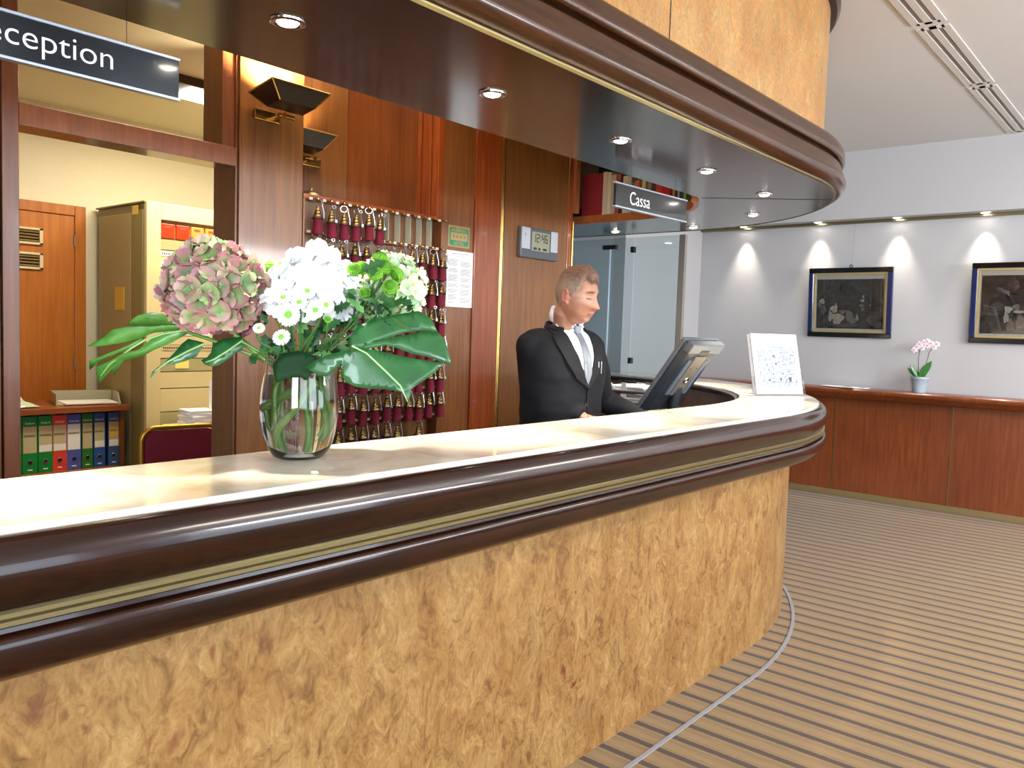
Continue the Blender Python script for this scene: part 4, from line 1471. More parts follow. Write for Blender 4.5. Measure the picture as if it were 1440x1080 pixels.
# positions from the photograph: centre pixels of the spines
cxp = [22, 42, 64, 84, 104, 123, 140, 160]
label_g = mat('binder_label', '#C9BC94', 0.6)
for i, ((cn, hx, _, w_, pl), px) in enumerate(zip(binders, cxp)):
    x = at(px, 615, 1, 4.90)[0]
    t = thing('ring_binder', '%s lever arch ring binder with pale label, %s' % (cn, pl), 'binder', (x, 4.9, 0.516), 'ring binders on the low bookcase')
    cm = bpy.data.materials.get('binder_' + hx) or mat('binder_' + hx, hx, 0.4)
    h = 0.318
    x0, x1 = x - w_ / 2, x + w_ / 2
    y0 = 4.90
    g = G()
    g.box((x0, y0, 0.516), (x1, y0 + 0.004, 0.516 + h)).box((x0, y0 + 0.004, 0.516), (x0 + 0.003, y0 + 0.28, 0.516 + h)).box((x1 - 0.003, y0 + 0.004, 0.516), (x1, y0 + 0.28, 0.516 + h))
    g.build('cover', cm, t)
    G().box((x0 + 0.006, y0 + 0.01, 0.525), (x1 - 0.006, y0 + 0.22, 0.516 + h - 0.015)).build('paper_block', M['paper'], t)
    G().box((x0 + 0.004, y0 - 0.001, 0.516 + 0.115), (x1 - 0.004, y0, 0.516 + 0.262)).build('spine_label', label_g if i != 4 else M['paper'], t)
    hi = i in (2, 3, 6, 7)
    if hi:
        tag(G().box((x0 + 0.005, y0 - 0.0016, 0.516 + 0.118), (x1 - 0.005, y0 - 0.001, 0.516 + 0.155)).build('label_field', M['paper'], t), 'white lower field of the label')
    if i == 7:
        tag(G().box((x0 + 0.006, y0 - 0.0016, 0.516 + 0.175), (x1 - 0.006, y0 - 0.001, 0.516 + 0.235)).build('label_field', bpy.data.materials['yellow_tag'], t), 'yellow field of the label')
    if 0 < i:
        text('Oxford' if i != 4 else 'Fellowes', 'lettering', 0.016, (x, y0 - 0.0005, 0.516 + 0.275), (1, 0, 0), (0, 0, 1), M['paper'], t, 0.0003, 'CENTER')
        for q in range(1 if i in (6, 7) else 1):
            g = G()
            rr = random.Random(i)
            xx = x0 + 0.008
            while xx < x1 - 0.012:
                w2 = rr.uniform(0.004, 0.009)
                g.box((xx, y0 - 0.0022, 0.516 + 0.205), (xx + w2 * 0.6, y0 - 0.0016, 0.516 + 0.216))
                xx += w2
            tag(g.build('handwriting', mat('grey_ink', '#6A6452', 0.7) if 'grey_ink' not in bpy.data.materials else bpy.data.materials['grey_ink'], t), kind='stuff')
    G().ring((x, y0 - 0.0005, 0.516 + 0.062), (0, 1, 0), 0.0115, 0.0022, 18, 6).build('finger_ring', M['chrome'], t)
    G().lathe([(0, 0), (0.010, 0), (0.010, 0.001), (0, 0.001)], (x, y0, 0.516 + 0.062), 16, (0, -1, 0)).build('finger_hole', M['matt_black'], t)
    G().box((x - 0.012, y0 - 0.0008, 0.516 + 0.018), (x + 0.012, y0, 0.516 + 0.024)).build('maker_mark', M['paper'], t)

# letter tray with a sheet, on the bookcase
t = thing('letter_tray', 'flat grey letter tray with a white sheet on the low bookcase', 'tray', (2.13, 5.1, 0.878))
tg = mat('tray_grey', '#B9B59C', 0.5)
R_ = Matrix.Rotation(math.radians(-14), 3, 'Z')
pv = (2.06, 5.08, 0.878)
g = G()
g.box((1.89, 4.95, 0.879), (2.23, 5.21, 0.885), rot=R_, piv=pv)
g.box((1.89, 4.95, 0.885), (1.897, 5.21, 0.945), rot=R_, piv=pv).box((1.89, 5.203, 0.885), (2.23, 5.21, 0.945), rot=R_, piv=pv)
g.prism([R_ @ (Vector(p) - Vector(pv)) + Vector(pv) for p in ((2.223, 4.95, 0.885), (2.223, 5.21, 0.885), (2.223, 5.21, 0.945), (2.223, 5.02, 0.945))], R_ @ Vector((0.007, 0, 0)))
g.build('tray', tg, t, bevel=0.001)
t2 = G().box((1.92, 4.93, 0.8855), (2.20, 5.15, 0.892), rot=R_ @ Matrix.Rotation(math.radians(6), 3, 'Z'), piv=pv).build('paper_sheet', M['paper'])
tag(t2, 'loose white sheets lying in the grey letter tray', 'paper')
# plastic wrap on the bookcase
rr = random.Random(2)
vs, fs = [], []
n = 14
for i in range(n):
    for j in range(n):
        u, v = i / (n - 1), j / (n - 1)
        z = 0.885 + 0.065 * math.sin(PI * u) * math.sin(PI * v) * rr.uniform(0.5, 1.15)
        vs.append((1.46 + 0.30 * u + rr.uniform(-0.01, 0.01), 4.92 + 0.22 * v + rr.uniform(-0.01, 0.01), z))
for i in range(n - 1):
    for j in range(n - 1):
        fs.append((i * n + j, (i + 1) * n + j, (i + 1) * n + j + 1, i * n + j + 1))
o = G().add(vs, fs).build('plastic_bag', mat('pale_plastic', '#C4D4C0', 0.25, spec=0.7), solid=0.002)
tag(o, 'crumpled pale plastic bag on the left of the low bookcase', 'bag')
o = G().ball((1.55, 5.2, 1.12), (0.09, 0.06, 0.035), 16, 8).ball((1.53, 5.2, 1.00), (0.07, 0.06, 0.122), 16, 8)
tag(o.build('cloth_bundle', mat('white_cloth', '#DDD8C8', 0.8)), 'white cloth bundle standing behind the plastic bag by the doorpost', 'cloth')

# small side table with papers and a card stand
tb = thing('side_table', 'small beige table carrying white papers beside the cabinet', 'table', (2.52, 4.42, 0))
G().box((2.30, 4.30, 0.755), (2.90, 4.62, 0.78)).build('tabletop', mat('beige_laminate', '#C9B98A', 0.5), tb, bevel=0.003)
for x, y in ((2.33, 4.33), (2.87, 4.33), (2.31, 4.59), (2.87, 4.59)):
    G().box((x - 0.018, y - 0.018, 0), (x + 0.018, y + 0.018, 0.755)).build('leg', beige_d, tb)
rr = random.Random(8)
lv = ['bottom', 'second', 'third', 'fourth', 'fifth', 'top']
for i in range(6):
    R_ = Matrix.Rotation(rr.uniform(-0.18, 0.18), 3, 'Z')
    z = 0.7805 + i * 0.0165
    o = G().box((2.335, 4.34, z), (2.495, 4.50, z + 0.016), rot=R_).build('paper_bundle', M['paper'], bevel=0.002)
    tag(o, 'white paper bundle behind the red chair, %s of the pile' % lv[i], 'paper', 'white paper bundles on the side table')
t = thing('card_stand', 'white standing card with dark photo beside the white papers', 'card', (2.55, 4.4, 0.78))
R_ = Matrix.Rotation(math.radians(-10), 3, 'X')
G().box((2.478, 4.405, 0.781), (2.60, 4.412, 1.045)).build('card', M['paper'], t)
G().box((2.50, 4.402, 0.86), (2.597, 4.405, 0.985)).build('photo', mat('dark_photo', '#3E444C', 0.4), t)
G().box((2.48, 4.395, 0.781), (2.60, 4.405, 0.80)).build('holder_lip', M['white'], t)

# red banquet chair with gold frame
def banquet_chair(c, ang, label, low=0.0):
    t = thing('banquet_chair', label, 'chair', (0, 0, 0))
    gold_ = bpy.data.materials.get('gold_frame') or mat('gold_frame', '#B88A34', 0.3, 0.85)
    red_ = bpy.data.materials.get('dark_red_fabric') or mat('dark_red_fabric', '#6E1026', 0.85)
    # built round origin, backrest plane faces -y
    w_ = 0.20

    def arch(z0, z1, r=0.07, y0=0.0, y1=0.0):
        pts = [(-w_, y0, z0)]
        for k in range(9):
            a = math.radians(180 - k * 11.25)
            pts.append((-w_ + r + r * math.cos(a), y1, z1 - r + r * math.sin(a)))
        for k in range(9):
            a = math.radians(90 - k * 11.25)
            pts.append((w_ - r + r * math.cos(a), y1, z1 - r + r * math.sin(a)))
        pts.append((w_, y0, z0))
        return pts
    G().tube(arch(0.0, 0.88, y0=-0.03, y1=-0.0), 0.0125, 10).build('back_frame', gold_, t)
    P = arch(0.50, 0.865, 0.06)
    g = G().prism([(x * 0.93, -0.016, z) for x, y, z in P], (0, 0.032, 0))
    g.build('backrest', red_, t, bevel=0.006)
    G().box((-0.2, 0.02, 0.43), (0.2, 0.43, 0.485)).build('seat', red_, t, bevel=0.02)
    for s in (-1, 1):
        G().tube([(s * 0.185, 0.40, 0.43), (s * 0.19, 0.43, 0.0)], 0.0125, 8).build('leg', gold_, t)
    t.location = c
    t.rotation_euler = (0, 0, math.radians(ang))
    return t


ch = banquet_chair((2.03, 3.87, 0), -8, 'dark red padded chair with gold tube frame behind the reception counter')
ch.scale = (0.97, 0.97, 0.98)

# ================================================================== LOBBY THINGS
def picture(y0, y1, z0, z1, label, seed, blobs, stick):
    """framed print on the wall x = XW, leaning out a little at the top"""
    yc = (y0 + y1) / 2
    t = thing('framed_print', label, 'picture', (XW, yc, z0))
    xf = XW - 0.012
    lean = 0.045

    def P(y, z, d):
        k = (z - z0) / (z1 - z0)
        return Vector((xf - lean * k - d, y, z))
    fw = 0.045
    blk = bpy.data.materials.get('black_lacquer') or mat('black_lacquer', '#0E0E12', 0.15, 0, 0.8)
    blu = bpy.data.materials.get('blue_lacquer') or mat('blue_lacquer', '#1E2C5C', 0.18, 0.2, 0.8)
    for nm, (a, b, c, d), m_ in (('frame_top', (y0, y1, z1 - fw, z1), blk), ('frame_bottom', (y0, y1, z0, z0 + fw), blk), ('frame_side', (y0, y0 + fw, z0 + fw, z1 - fw), blu), ('frame_side', (y1 - fw, y1, z0 + fw, z1 - fw), blu)):
        g = G()
        vs = [P(y, z, dd) for dd in (0.0, 0.028) for y, z in ((a, c), (b, c), (b, d), (a, d))]
        g.add(vs, [(0, 3, 2, 1), (4, 5, 6, 7), (0, 1, 5, 4), (1, 2, 6, 5), (2, 3, 7, 6), (3, 0, 4, 7)])
        o = g.build(nm, m_, t, bevel=0.006)
        if m_ is blu:
            tag(o, 'blue lacquered side')
    # gold sight edge
    e = 0.016
    for (a, b, c, d) in ((y0 + fw, y1 - fw, z1 - fw - e, z1 - fw), (y0 + fw, y1 - fw, z0 + fw, z0 + fw + e), (y0 + fw, y0 + fw + e, z0 + fw + e, z1 - fw - e), (y1 - fw - e, y1 - fw, z0 + fw + e, z1 - fw - e)):
        vs = [P(y, z, dd) for dd in (0.0, 0.020) for y, z in ((a, c), (b, c), (b, d), (a, d))]
        G().add(vs, [(0, 3, 2, 1), (4, 5, 6, 7), (0, 1, 5, 4), (1, 2, 6, 5), (2, 3, 7, 6), (3, 0, 4, 7)]).build('gold_slip', bpy.data.materials.get('gold_leaf') or mat('gold_leaf', '#D8C48A', 0.3, 0.7), t)

    def sheet(nm, a, b, c, d, dd, m_):
        vs = [P(y, z, q) for q in (dd, dd + 0.0015) for y, z in ((a, c), (b, c), (b, d), (a, d))]
        return G().add(vs, [(0, 3, 2, 1), (4, 5, 6, 7), (0, 1, 5, 4), (1, 2, 6, 5), (2, 3, 7, 6), (3, 0, 4, 7)]).build(nm, m_, t)
    a, b, c, d = y0 + fw + e, y1 - fw - e, z0 + fw + e, z1 - fw - e
    sheet('mount', a, b, c, d, 0.004, bpy.data.materials.get('print_mount') or mat('print_mount', '#A8A498', 0.6))
    pa, pb, pc, pd = a + 0.012, b - 0.012, c + 0.018, d - 0.04
    sheet('print', pa, pb, pc, pd, 0.006, art_mat('engraving_%d' % seed, seed))
    # pale soft groups of figures
    rr = random.Random(seed)
    pale = [bpy.data.materials.get(n) or mat(n, h, 0.5, var=0.25, bump=(40, 0.0)) for n, h in (('fig_light', '#8A8478'), ('fig_mid', '#5C574E'), ('fig_dark', '#3E3A34'))]
    g = G()
    for (u, v, ru, rv, tone) in blobs:
        cy, cz = pb - u * (pb - pa), pd - v * (pd - pc)
        n = 22
        ring = []
        ph_ = rr.uniform(0, 6)
        for k in range(n):
            an = 2 * PI * k / n
            q = 0.92 + 0.16 * math.sin(3 * an + ph_) + 0.09 * math.sin(5 * an + 2 * ph_) + rr.uniform(-0.06, 0.06)
            ring.append(P(cy + ru * q * math.cos(an), cz + rv * q * math.sin(an), 0.0078 + 0.0001 * tone))
        g.prism(ring, (-0.0003, 0, 0), tone)
    tag(g.build('figures', pale, t), 'pale blurred figures of the print', kind='stuff')
    tag(sheet('cover_glass', a, b, c, d, 0.012, thin_glass('picture_glass', (0.97, 0.97, 0.97, 1), 0.9) if 'picture_glass' not in bpy.data.materials else bpy.data.materials['picture_glass']), 'clear glass')
    if stick:
        G().ring((xf - lean, yc, z1 + 0.012), (1, 0, 0), 0.012, 0.004, 14, 6).build('hanging_ring', M['black'], t)
        G().tube([(xf - lean * 0.9, yc, z1 + 0.02), (XW - 0.008, yc, 2.43)], 0.0012, 5).build('hanging_wire', mat('grey_wire', '#8C8C8C', 0.5), t)
    return t


bl1 = [(0.08, 0.45, 0.028, 0.024, 0), (0.05, 0.52, 0.018, 0.03, 1), (0.10, 0.62, 0.03, 0.045, 2), (0.27, 0.60, 0.035, 0.035, 0), (0.22, 0.75, 0.022, 0.05, 0), (0.33, 0.80, 0.055, 0.055, 0), (0.40, 0.66, 0.03, 0.02, 1), (0.50, 0.72, 0.035, 0.04, 1), (0.55, 0.83, 0.045, 0.028, 1),
       (0.62, 0.78, 0.012, 0.03, 0), (0.69, 0.43, 0.018, 0.012, 0), (0.70, 0.35, 0.008, 0.014, 0), (0.68, 0.53, 0.022, 0.014, 1), (0.70, 0.60, 0.014, 0.018, 1), (0.85, 0.82, 0.05, 0.05, 2), (0.93, 0.90, 0.03, 0.03, 2), (0.45, 0.93, 0.14, 0.015, 2), (0.30, 0.52, 0.008, 0.02, 0)]
bl2 = [(0.30, 0.58, 0.03, 0.03, 0), (0.28, 0.72, 0.02, 0.05, 0), (0.33, 0.85, 0.03, 0.05, 1), (0.42, 0.62, 0.05, 0.012, 0), (0.38, 0.54, 0.03, 0.025, 1), (0.52, 0.58, 0.04, 0.012, 0), (0.44, 0.80, 0.045, 0.06, 1), (0.60, 0.45, 0.02, 0.05, 1), (0.66, 0.35, 0.015, 0.02, 0), (0.72, 0.55, 0.04, 0.06, 1),
       (0.12, 0.66, 0.06, 0.012, 2), (0.80, 0.85, 0.06, 0.05, 1), (0.55, 0.93, 0.16, 0.02, 2), (0.90, 0.70, 0.03, 0.05, 2)]
picture(2.075, 2.80, 1.430, 2.048, 'black and blue framed dark print with pale figures, left one on the grey wall', 11, bl1, True)
picture(0.68, 1.478, 1.418, 2.062, 'black and blue framed dark print, right one, cut by the edge of the photo', 23, bl2, True)

# potted orchid on the ledge
ox, oy, oz = 7.40, 1.80, 0.990
pt = thing('orchid_pot', 'pale grey-blue pot on the ledge below the framed prints', 'flower pot', (ox, oy, oz))
G().lathe([(0, 0), (0.050, 0), (0.058, 0.055), (0.066, 0.112), (0.070, 0.115), (0.070, 0.132), (0.064, 0.132), (0.060, 0.118), (0, 0.112)], (ox, oy, oz), 28).build('pot', mat('pot_grey_blue', '#9AA6B2', 0.4), pt)
G().lathe([(0, 0.110), (0.060, 0.112), (0.04, 0.122), (0, 0.126)], (ox, oy, oz), 18).build('soil', mat('bark', '#5A4434', 0.9, bump=(80, 0.8)), pt)
orr = thing('orchid_plant', 'small white-pink orchid with two stems and green leaves in the grey pot', 'orchid', (ox, oy, oz + 0.12))
leafg = mat('orchid_leaf', '#2E6A2E', 0.35, 0, 0.3)


def strap_leaf(base, tip, width, mat_, parent, name='leaf', sag=0.0, up=(0, 0, 1)):
    base, tip = Vector(base), Vector(tip)
    d = tip - base
    side = d.cross(Vector((0.76, 0.64, 0))).normalized()
    nrm = side.cross(d).normalized()
    vs, fs = [], []
    n = 10
    for i in range(n + 1):
        k = i / n
        c = base + d * k + Vector((0, 0, -sag * k * k))
        w_ = width * (math.sin(PI * min(1, 0.12 + k * 0.9)) ** 0.7) if i < n else 0.001
        for q in (-1, 0, 1):
            vs.append(c + side * w_ * q + nrm * (0.25 * w_ * abs(q)))
    for i in range(n):
        for j in range(2):
            fs.append((i * 3 + j, i * 3 + j + 1, (i + 1) * 3 + j + 1, (i + 1) * 3 + j))
    return G().add(vs, fs, 0, True).build(name, mat_, parent, solid=0.002, sub=1)


bz = oz + 0.118
for tip, w_ in (((ox - 0.01, oy - 0.085, bz + 0.15), 0.035), ((ox, oy + 0.10, bz + 0.085), 0.022), ((ox - 0.03, oy + 0.075, bz + 0.11), 0.02), ((ox + 0.02, oy - 0.05, bz + 0.08), 0.028)):
    strap_leaf((ox, oy, bz), tip, w_, leafg, orr)
stems = [[(ox, oy + 0.01, bz), (ox, oy + 0.02, bz + 0.16), (ox - 0.005, oy + 0.015, bz + 0.245), (ox - 0.02, oy - 0.03, bz + 0.27)], [(ox, oy - 0.02, bz), (ox, oy - 0.045, bz + 0.14), (ox - 0.005, oy - 0.06, bz + 0.22), (ox - 0.03, oy - 0.10, bz + 0.27)]]
for s in stems:
    G().tube(s, 0.0028, 6).build('stem', mat('orchid_stem', '#5E4A3A', 0.5) if 'orchid_stem' not in bpy.data.materials else bpy.data.materials['orchid_stem'], orr)
pw, pk = mat('orchid_petal', '#F2E4EA', 0.5, spec=0.3), mat('orchid_centre', '#B86A8C', 0.5)
rr = random.Random(4)
for k, (y, z) in enumerate(((0.05, 0.235), (0.03, 0.262), (0.012, 0.285), (-0.01, 0.255), (-0.02, 0.30), (-0.05, 0.275), (-0.075, 0.295), (-0.10, 0.265), (-0.12, 0.29), (-0.045, 0.31))):
    g = G()
    c = Vector((ox - 0.03, oy + y, bz + z))
    for q in range(5):
        a = 2 * PI * q / 5 + rr.uniform(-0.2, 0.2)
        d = Vector((0, math.cos(a), math.sin(a)))
        g.ball(c + d * 0.014, (0.004, 0.013, 0.010), 8, 6, 0, rot=Matrix.Rotation(a, 3, 'X'))
    g.ball(c + Vector((-0.006, 0, 0)), 0.005, 8, 6, 1)
    g.build('blossom', [pw, pk], orr)

# leaflets on the ledge
for i, (y0, y1, dx, ang, lab) in enumerate(((2.21, 2.50, 0.0, 4, 'open white leaflet lying flat on the wooden ledge, under the other'), (2.30, 2.58, 0.03, -6, 'white leaflet lying on top of another on the wooden ledge'))):
    z = 0.991 + i * 0.004
    c = Vector((7.41 - dx, (y0 + y1) / 2, z))
    o = thing('leaflet', lab, 'leaflet', tuple(c), 'leaflets on the ledge')
    R_ = Matrix.Rotation(math.radians(ang), 3, 'Z')
    G().box((c.x - 0.07, y0, z), (c.x + 0.07, y1, z + 0.003), rot=R_).build('sheet', M['paper'], o)
    G().box((c.x - 0.05, y0 + 0.03, z + 0.0031), (c.x + 0.03, y0 + 0.12, z + 0.0036), rot=R_, piv=c).build('print_area', mat('leaflet_print_%d' % i, '#A8B4C4', 0.5), o)

# ================================================================== BROCHURE HOLDER ON THE MARBLE
b0, b1 = at(1064, 557, 2, ZC), at(1131, 557, 2, ZC)
bl_, br_ = Vector(b0), Vector(b1)
wv = (br_ - bl_)
wlen = wv.length
wv.normalize()
nf = Vector((wv.y, -wv.x, 0))            # faces the camera side
if nf.dot(Vector((-1, -1, 0))) < 0:
    nf = -nf
up = (Vector((0, 0, 1)) - nf * 0.26).normalized()
bh = thing('brochure_holder', 'clear acrylic stand on the far curve of the marble counter', 'brochure holder', tuple((bl_ + br_) / 2))
acr = thin_glass('clear_acrylic', (0.96, 0.97, 0.98, 1), 1.0)
c0 = (bl_ + br_) / 2 + Vector((0, 0, 0.012))
hh = 0.37
G().obox(c0 + up * (hh / 2 - 0.02) - nf * 0.032, wv * (wlen / 2 + 0.004), nf * 0.0015, up * (hh / 2 - 0.02)).build('back_plate', acr, bh)
G().obox(c0 + up * 0.035 + nf * 0.004, wv * (wlen / 2 + 0.004), nf * 0.0015, up * 0.042).build('front_lip', acr, bh)
G().obox(c0 - nf * 0.014 - up * 0.005, wv * (wlen / 2 + 0.004), nf * 0.022, up * 0.0015).build('bottom_plate', acr, bh)
for s in (-1, 1):
    G().obox(c0 + wv * (s * (wlen / 2 + 0.005)) + up * 0.045 - nf * 0.014, wv * 0.0015, nf * 0.020, up * 0.052).build('side_plate', acr, bh)
G().obox(c0 - nf * 0.09 + Vector((0, 0, -0.0105)), wv * (wlen / 2 * 0.7), nf * 0.09, Vector((0, 0, 0.0012))).build('foot', acr, bh)
bp = thing('brochure', 'front brochure with a pale photo of a building, in the acrylic stand', 'brochure', tuple(c0 + up * 0.1), 'brochures in the acrylic stand')
pap = mat('bright_paper', '#E6E6E8', 0.5)
fc = c0 + up * (0.172) - nf * 0.006
G().obox(fc, wv * (wlen / 2 - 0.006), nf * 0.003, up * 0.172).build('cover', pap, bp)
rr = random.Random(6)
pg = mat('brochure_grey', '#586070', 0.6)
pd_ = mat('brochure_dark', '#3A343C', 0.6)
W2 = wlen / 2 - 0.01
fp = fc + nf * 0.0033
G().obox(fp - up * 0.02, wv * (W2 * 0.86), nf * 0.0002, up * 0.115).build('photo', mat('brochure_photo', '#959CA8', 0.5, var=0.4, bump=(70, 0)), bp)
g = G()
for k in range(70):
    u, v = rr.uniform(-0.8, 0.8), rr.uniform(-0.11, 0.07)
    if u < -0.1 and v > 0 and rr.random() < 0.8:
        continue
    s = rr.uniform(0.001, 0.0045)
    g.obox(fp + wv * (u * W2) + up * v + nf * 0.0004, wv * s, nf * 0.0002, up * s * rr.uniform(0.4, 1.6))
g.obox(fp + up * 0.096 + wv * (W2 * 0.2) + nf * 0.0004, wv * (W2 * 0.55), nf * 0.0002, up * 0.0012)
g.obox(fp - up * 0.104 + wv * (W2 * 0.2) + nf * 0.0004, wv * (W2 * 0.6), nf * 0.0002, up * 0.0012)
tag(g.build('photo_detail', pg, bp), kind='stuff')
for u, v, a, b in ((0.52, -0.09, 0.008, 0.014), (-0.42, -0.095, 0.006, 0.006), (0.1, -0.088, 0.005, 0.008), (-0.05, -0.0, 0.006, 0.005), (-0.12, 0.045, 0.006, 0.004)):
    G().obox(fp + wv * (u * W2) + up * v + nf * 0.0008, wv * a, nf * 0.0002, up * b).build('photo_mark', pd_, bp)
for i in range(3):
    o = thing('brochure', ['second white brochure behind the front one in the acrylic stand', 'third white brochure in the acrylic stand', 'rearmost white brochure in the acrylic stand, sticking out to the left'][i], 'brochure', tuple(c0 + up * 0.1), 'brochures in the acrylic stand')
    G().obox(fc - nf * (0.007 * (i + 1)) - wv * (0.004 * i) + up * (-0.002 * i), wv * (wlen / 2 - 0.008), nf * 0.003, up * 0.170).build('cover', pap, o)

# ================================================================== TOUCH SCREEN MONITOR
tl = at(962, 475, 1, 1.94)
w_dir = Vector((1.0, 0.02, 0)).normalized()
tr = tl + w_dir * 0.385
dn = Vector((0.01, 0.56, -0.80)).normalized()
nb = w_dir.cross(dn).normalized()
if nb.y > 0:
    nb = -nb
ln = 0.46
mt = thing('touch_screen_monitor', 'dark grey touch screen monitor tilted back on the staff side of the counter', 'monitor', (3.9, 2.1, 0.86))
gd = mat('monitor_dark_grey', '#2C3036', 0.35, 0.1, 0.2)
gs_ = mat('monitor_silver', '#6C7278', 0.35, 0.4)
ctr_ = (tl + tr) / 2 + dn * (ln / 2)
hw = w_dir * (0.385 / 2)
hd = dn * (ln / 2)
g = G().obox(ctr_, hw, hd, nb * 0.010)
tag(g.build('bezel', gs_, mt, bevel=0.004), 'silver front bezel')
# back shell, tapering
b_lo = [ctr_ + nb * 0.010 + hw * i * 0.97 + hd * j * 0.97 for i, j in ((-1, -1), (1, -1), (1, 1), (-1, 1))]
b_hi = [ctr_ + nb * 0.050 + hw * i * 0.80 + hd * j * 0.86 for i, j in ((-1, -1), (1, -1), (1, 1), (-1, 1))]
G().add(b_lo + b_hi, [(0, 3, 2, 1), (4, 5, 6, 7), (0, 1, 5, 4), (1, 2, 6, 5), (2, 3, 7, 6), (3, 0, 4, 7)]).build('back_shell', gd, mt, bevel=0.008)
G().obox(ctr_ - nb * 0.0105, hw * 0.9, hd * 0.88, nb * 0.001).build('screen', mat('screen_face', '#20242C', 0.15, emit='#8CA4C8', estr=0.4), mt)
top = (tl + tr) / 2
tag(G().obox(top + dn * 0.028 + nb * 0.040, hw * 0.92, dn * 0.030, nb * 0.020).build('top_handle', gs_, mt, bevel=0.006), 'lighter grey top cover')
G().obox(top + dn * 0.050 + nb * 0.061 - w_dir * 0.01, w_dir * 0.045, dn * 0.015, nb * 0.0015).build('socket_window', M['black'], mt, bevel=0.001)
tag(G().obox(top + dn * 0.20 + nb * 0.053, w_dir * 0.062, dn * 0.125, nb * 0.006).build('vesa_plate', mat('monitor_beige', '#7C7466', 0.4, 0.3), mt, bevel=0.003), 'beige metal plate')
for s in (-1, 1):
    g = G().obox(top + dn * 0.21 + nb * 0.052 + w_dir * s * 0.092, w_dir * 0.018, dn * 0.11, nb * 0.004)
    g.build('vent_strip', mat('vent_blue_grey', '#5A6472', 0.5) if 'vent_blue_grey' not in bpy.data.materials else bpy.data.materials['vent_blue_grey'], mt)
    G().lathe([(0, 0), (0.004, 0), (0.004, 0.002), (0, 0.002)], top + dn * 0.15 + nb * 0.059 + w_dir * s * 0.035, 10, nb).build('screw', M['black'], mt)
G().ring(top + dn * 0.225 + nb * 0.061, nb, 0.016, 0.004, 18, 6).build('cable_clip', M['chrome'], mt)
base = Vector((ctr_.x, ctr_.y + 0.03, 0.861))
G().lathe([(0, 0), (0.12, 0), (0.12, 0.012), (0.05, 0.022), (0.03, 0.03), (0, 0.03)], base, 24).build('base', gd, mt)
G().tube([base + Vector((0, 0, 0.02)), base + Vector((0.0, 0, 0.09)), ctr_ + nb * 0.04 + dn * 0.05], 0.028, 12).build('stand_neck', gd, mt)

# acrylic trays with papers, keyboard and small box on the desk shelf
t0 = at(885, 560, 0, 4.62)
for i in range(3):
    z = 0.865 + i * 0.075
    t = thing('acrylic_tray', '%s clear acrylic tray of papers beyond the touch screen' % ['lower', 'middle', 'upper'][i], 'tray', (4.80, 2.92, z))
    g = G()
    x0, x1, y0, y1 = 4.60, 4.94, 2.70, 3.14
    g.box((x0, y0, z), (x1, y1, z + 0.004)).box((x0, y0, z), (x1, y0 + 0.004, z + 0.055)).box((x0, y1 - 0.004, z), (x1, y1, z + 0.055)).box((x1 - 0.004, y0, z), (x1, y1, z + 0.055))
    g.build('tray', acr, t)
    for yy in (y0 + 0.08, y1 - 0.08):
        G().tube([(x0 + 0.02, yy - 0.06, z + 0.01), (x0 + 0.01, yy - 0.04, z + 0.045), (x0 + 0.01, yy, z + 0.062), (x0 + 0.01, yy + 0.05, z + 0.062)], 0.004, 6).build('bent_rod', mat('acrylic_rod', '#D8DEE2', 0.15, 0, 0.8) if 'acrylic_rod' not in bpy.data.materials else bpy.data.materials['acrylic_rod'], t)
    G().box((x0 - 0.004, (y0 + y1) / 2 - 0.02, z + 0.015), (x0, (y0 + y1) / 2 + 0.02, z + 0.06)).build('label_tab', M['white'], t)
    rr = random.Random(20 + i)
    for k in range(3):
        R_ = Matrix.Rotation(rr.uniform(-0.15, 0.15), 3, 'Z')
        zz = z + 0.006 + k * 0.010
        o = G().box((4.63, 2.76, zz), (4.91, 3.08, zz + 0.008), rot=R_).build('paper_stack', M['paper'] if k != 1 else mat('grey_paper_%d' % i, '#B8BABC', 0.6))
        tag(o, '%s papers in the %s acrylic tray, %s layer' % ('grey' if k == 1 else 'white', ['lower', 'middle', 'upper'][i], ['bottom', 'middle', 'top'][k]), 'paper')
o = thing('key_card_machine', 'low dark device with blue light beside the monitor foot', 'device', (4.25, 2.3, 0.86))
G().box((4.16, 2.26, 0.861), (4.36, 2.42, 0.915)).build('body', gd, o, bevel=0.006)
G().box((4.158, 2.30, 0.885), (4.161, 2.33, 0.900)).build('light', mat('blue_led', '#3050FF', 0.4, emit='#3A5CFF', estr=6), o)

# ================================================================== BOUQUET IN THE GLASS VASE
VX, VY = at(422, 647, 2, ZC)[0] + 0.01, at(422, 647, 2, ZC)[1] + 0.02
VC = Vector((VX, VY, ZC))
D0 = (VC - Vector((0, 0, CAM_H))).dot(FW)        # depth of the vase from the camera
glass = mat('vase_glass', '#FFFFFF', 0.0, trans=1.0, ior=1.45)
watr = mat('water', '#F4FFFA', 0.0, trans=1.0, ior=1.33)
vs_ = thing('glass_vase', 'clear rounded glass vase standing on the cream marble counter', 'vase', tuple(VC))
outer = [(0.0, 0.002), (0.046, 0.002), (0.060, 0.008), (0.074, 0.030), (0.084, 0.062), (0.0895, 0.100), (0.090, 0.140), (0.0865, 0.180), (0.081, 0.215), (0.0765, 0.245), (0.0755, 0.250)]
inner = [(0.0735, 0.250), (0.0745, 0.243), (0.079, 0.212), (0.0842, 0.179), (0.0875, 0.140), (0.0870, 0.101), (0.0812, 0.064), (0.0705, 0.034), (0.056, 0.017), (0.040, 0.012), (0.0, 0.011)]
G().lathe(outer + inner, VC, 56).build('vase_body', glass, vs_)
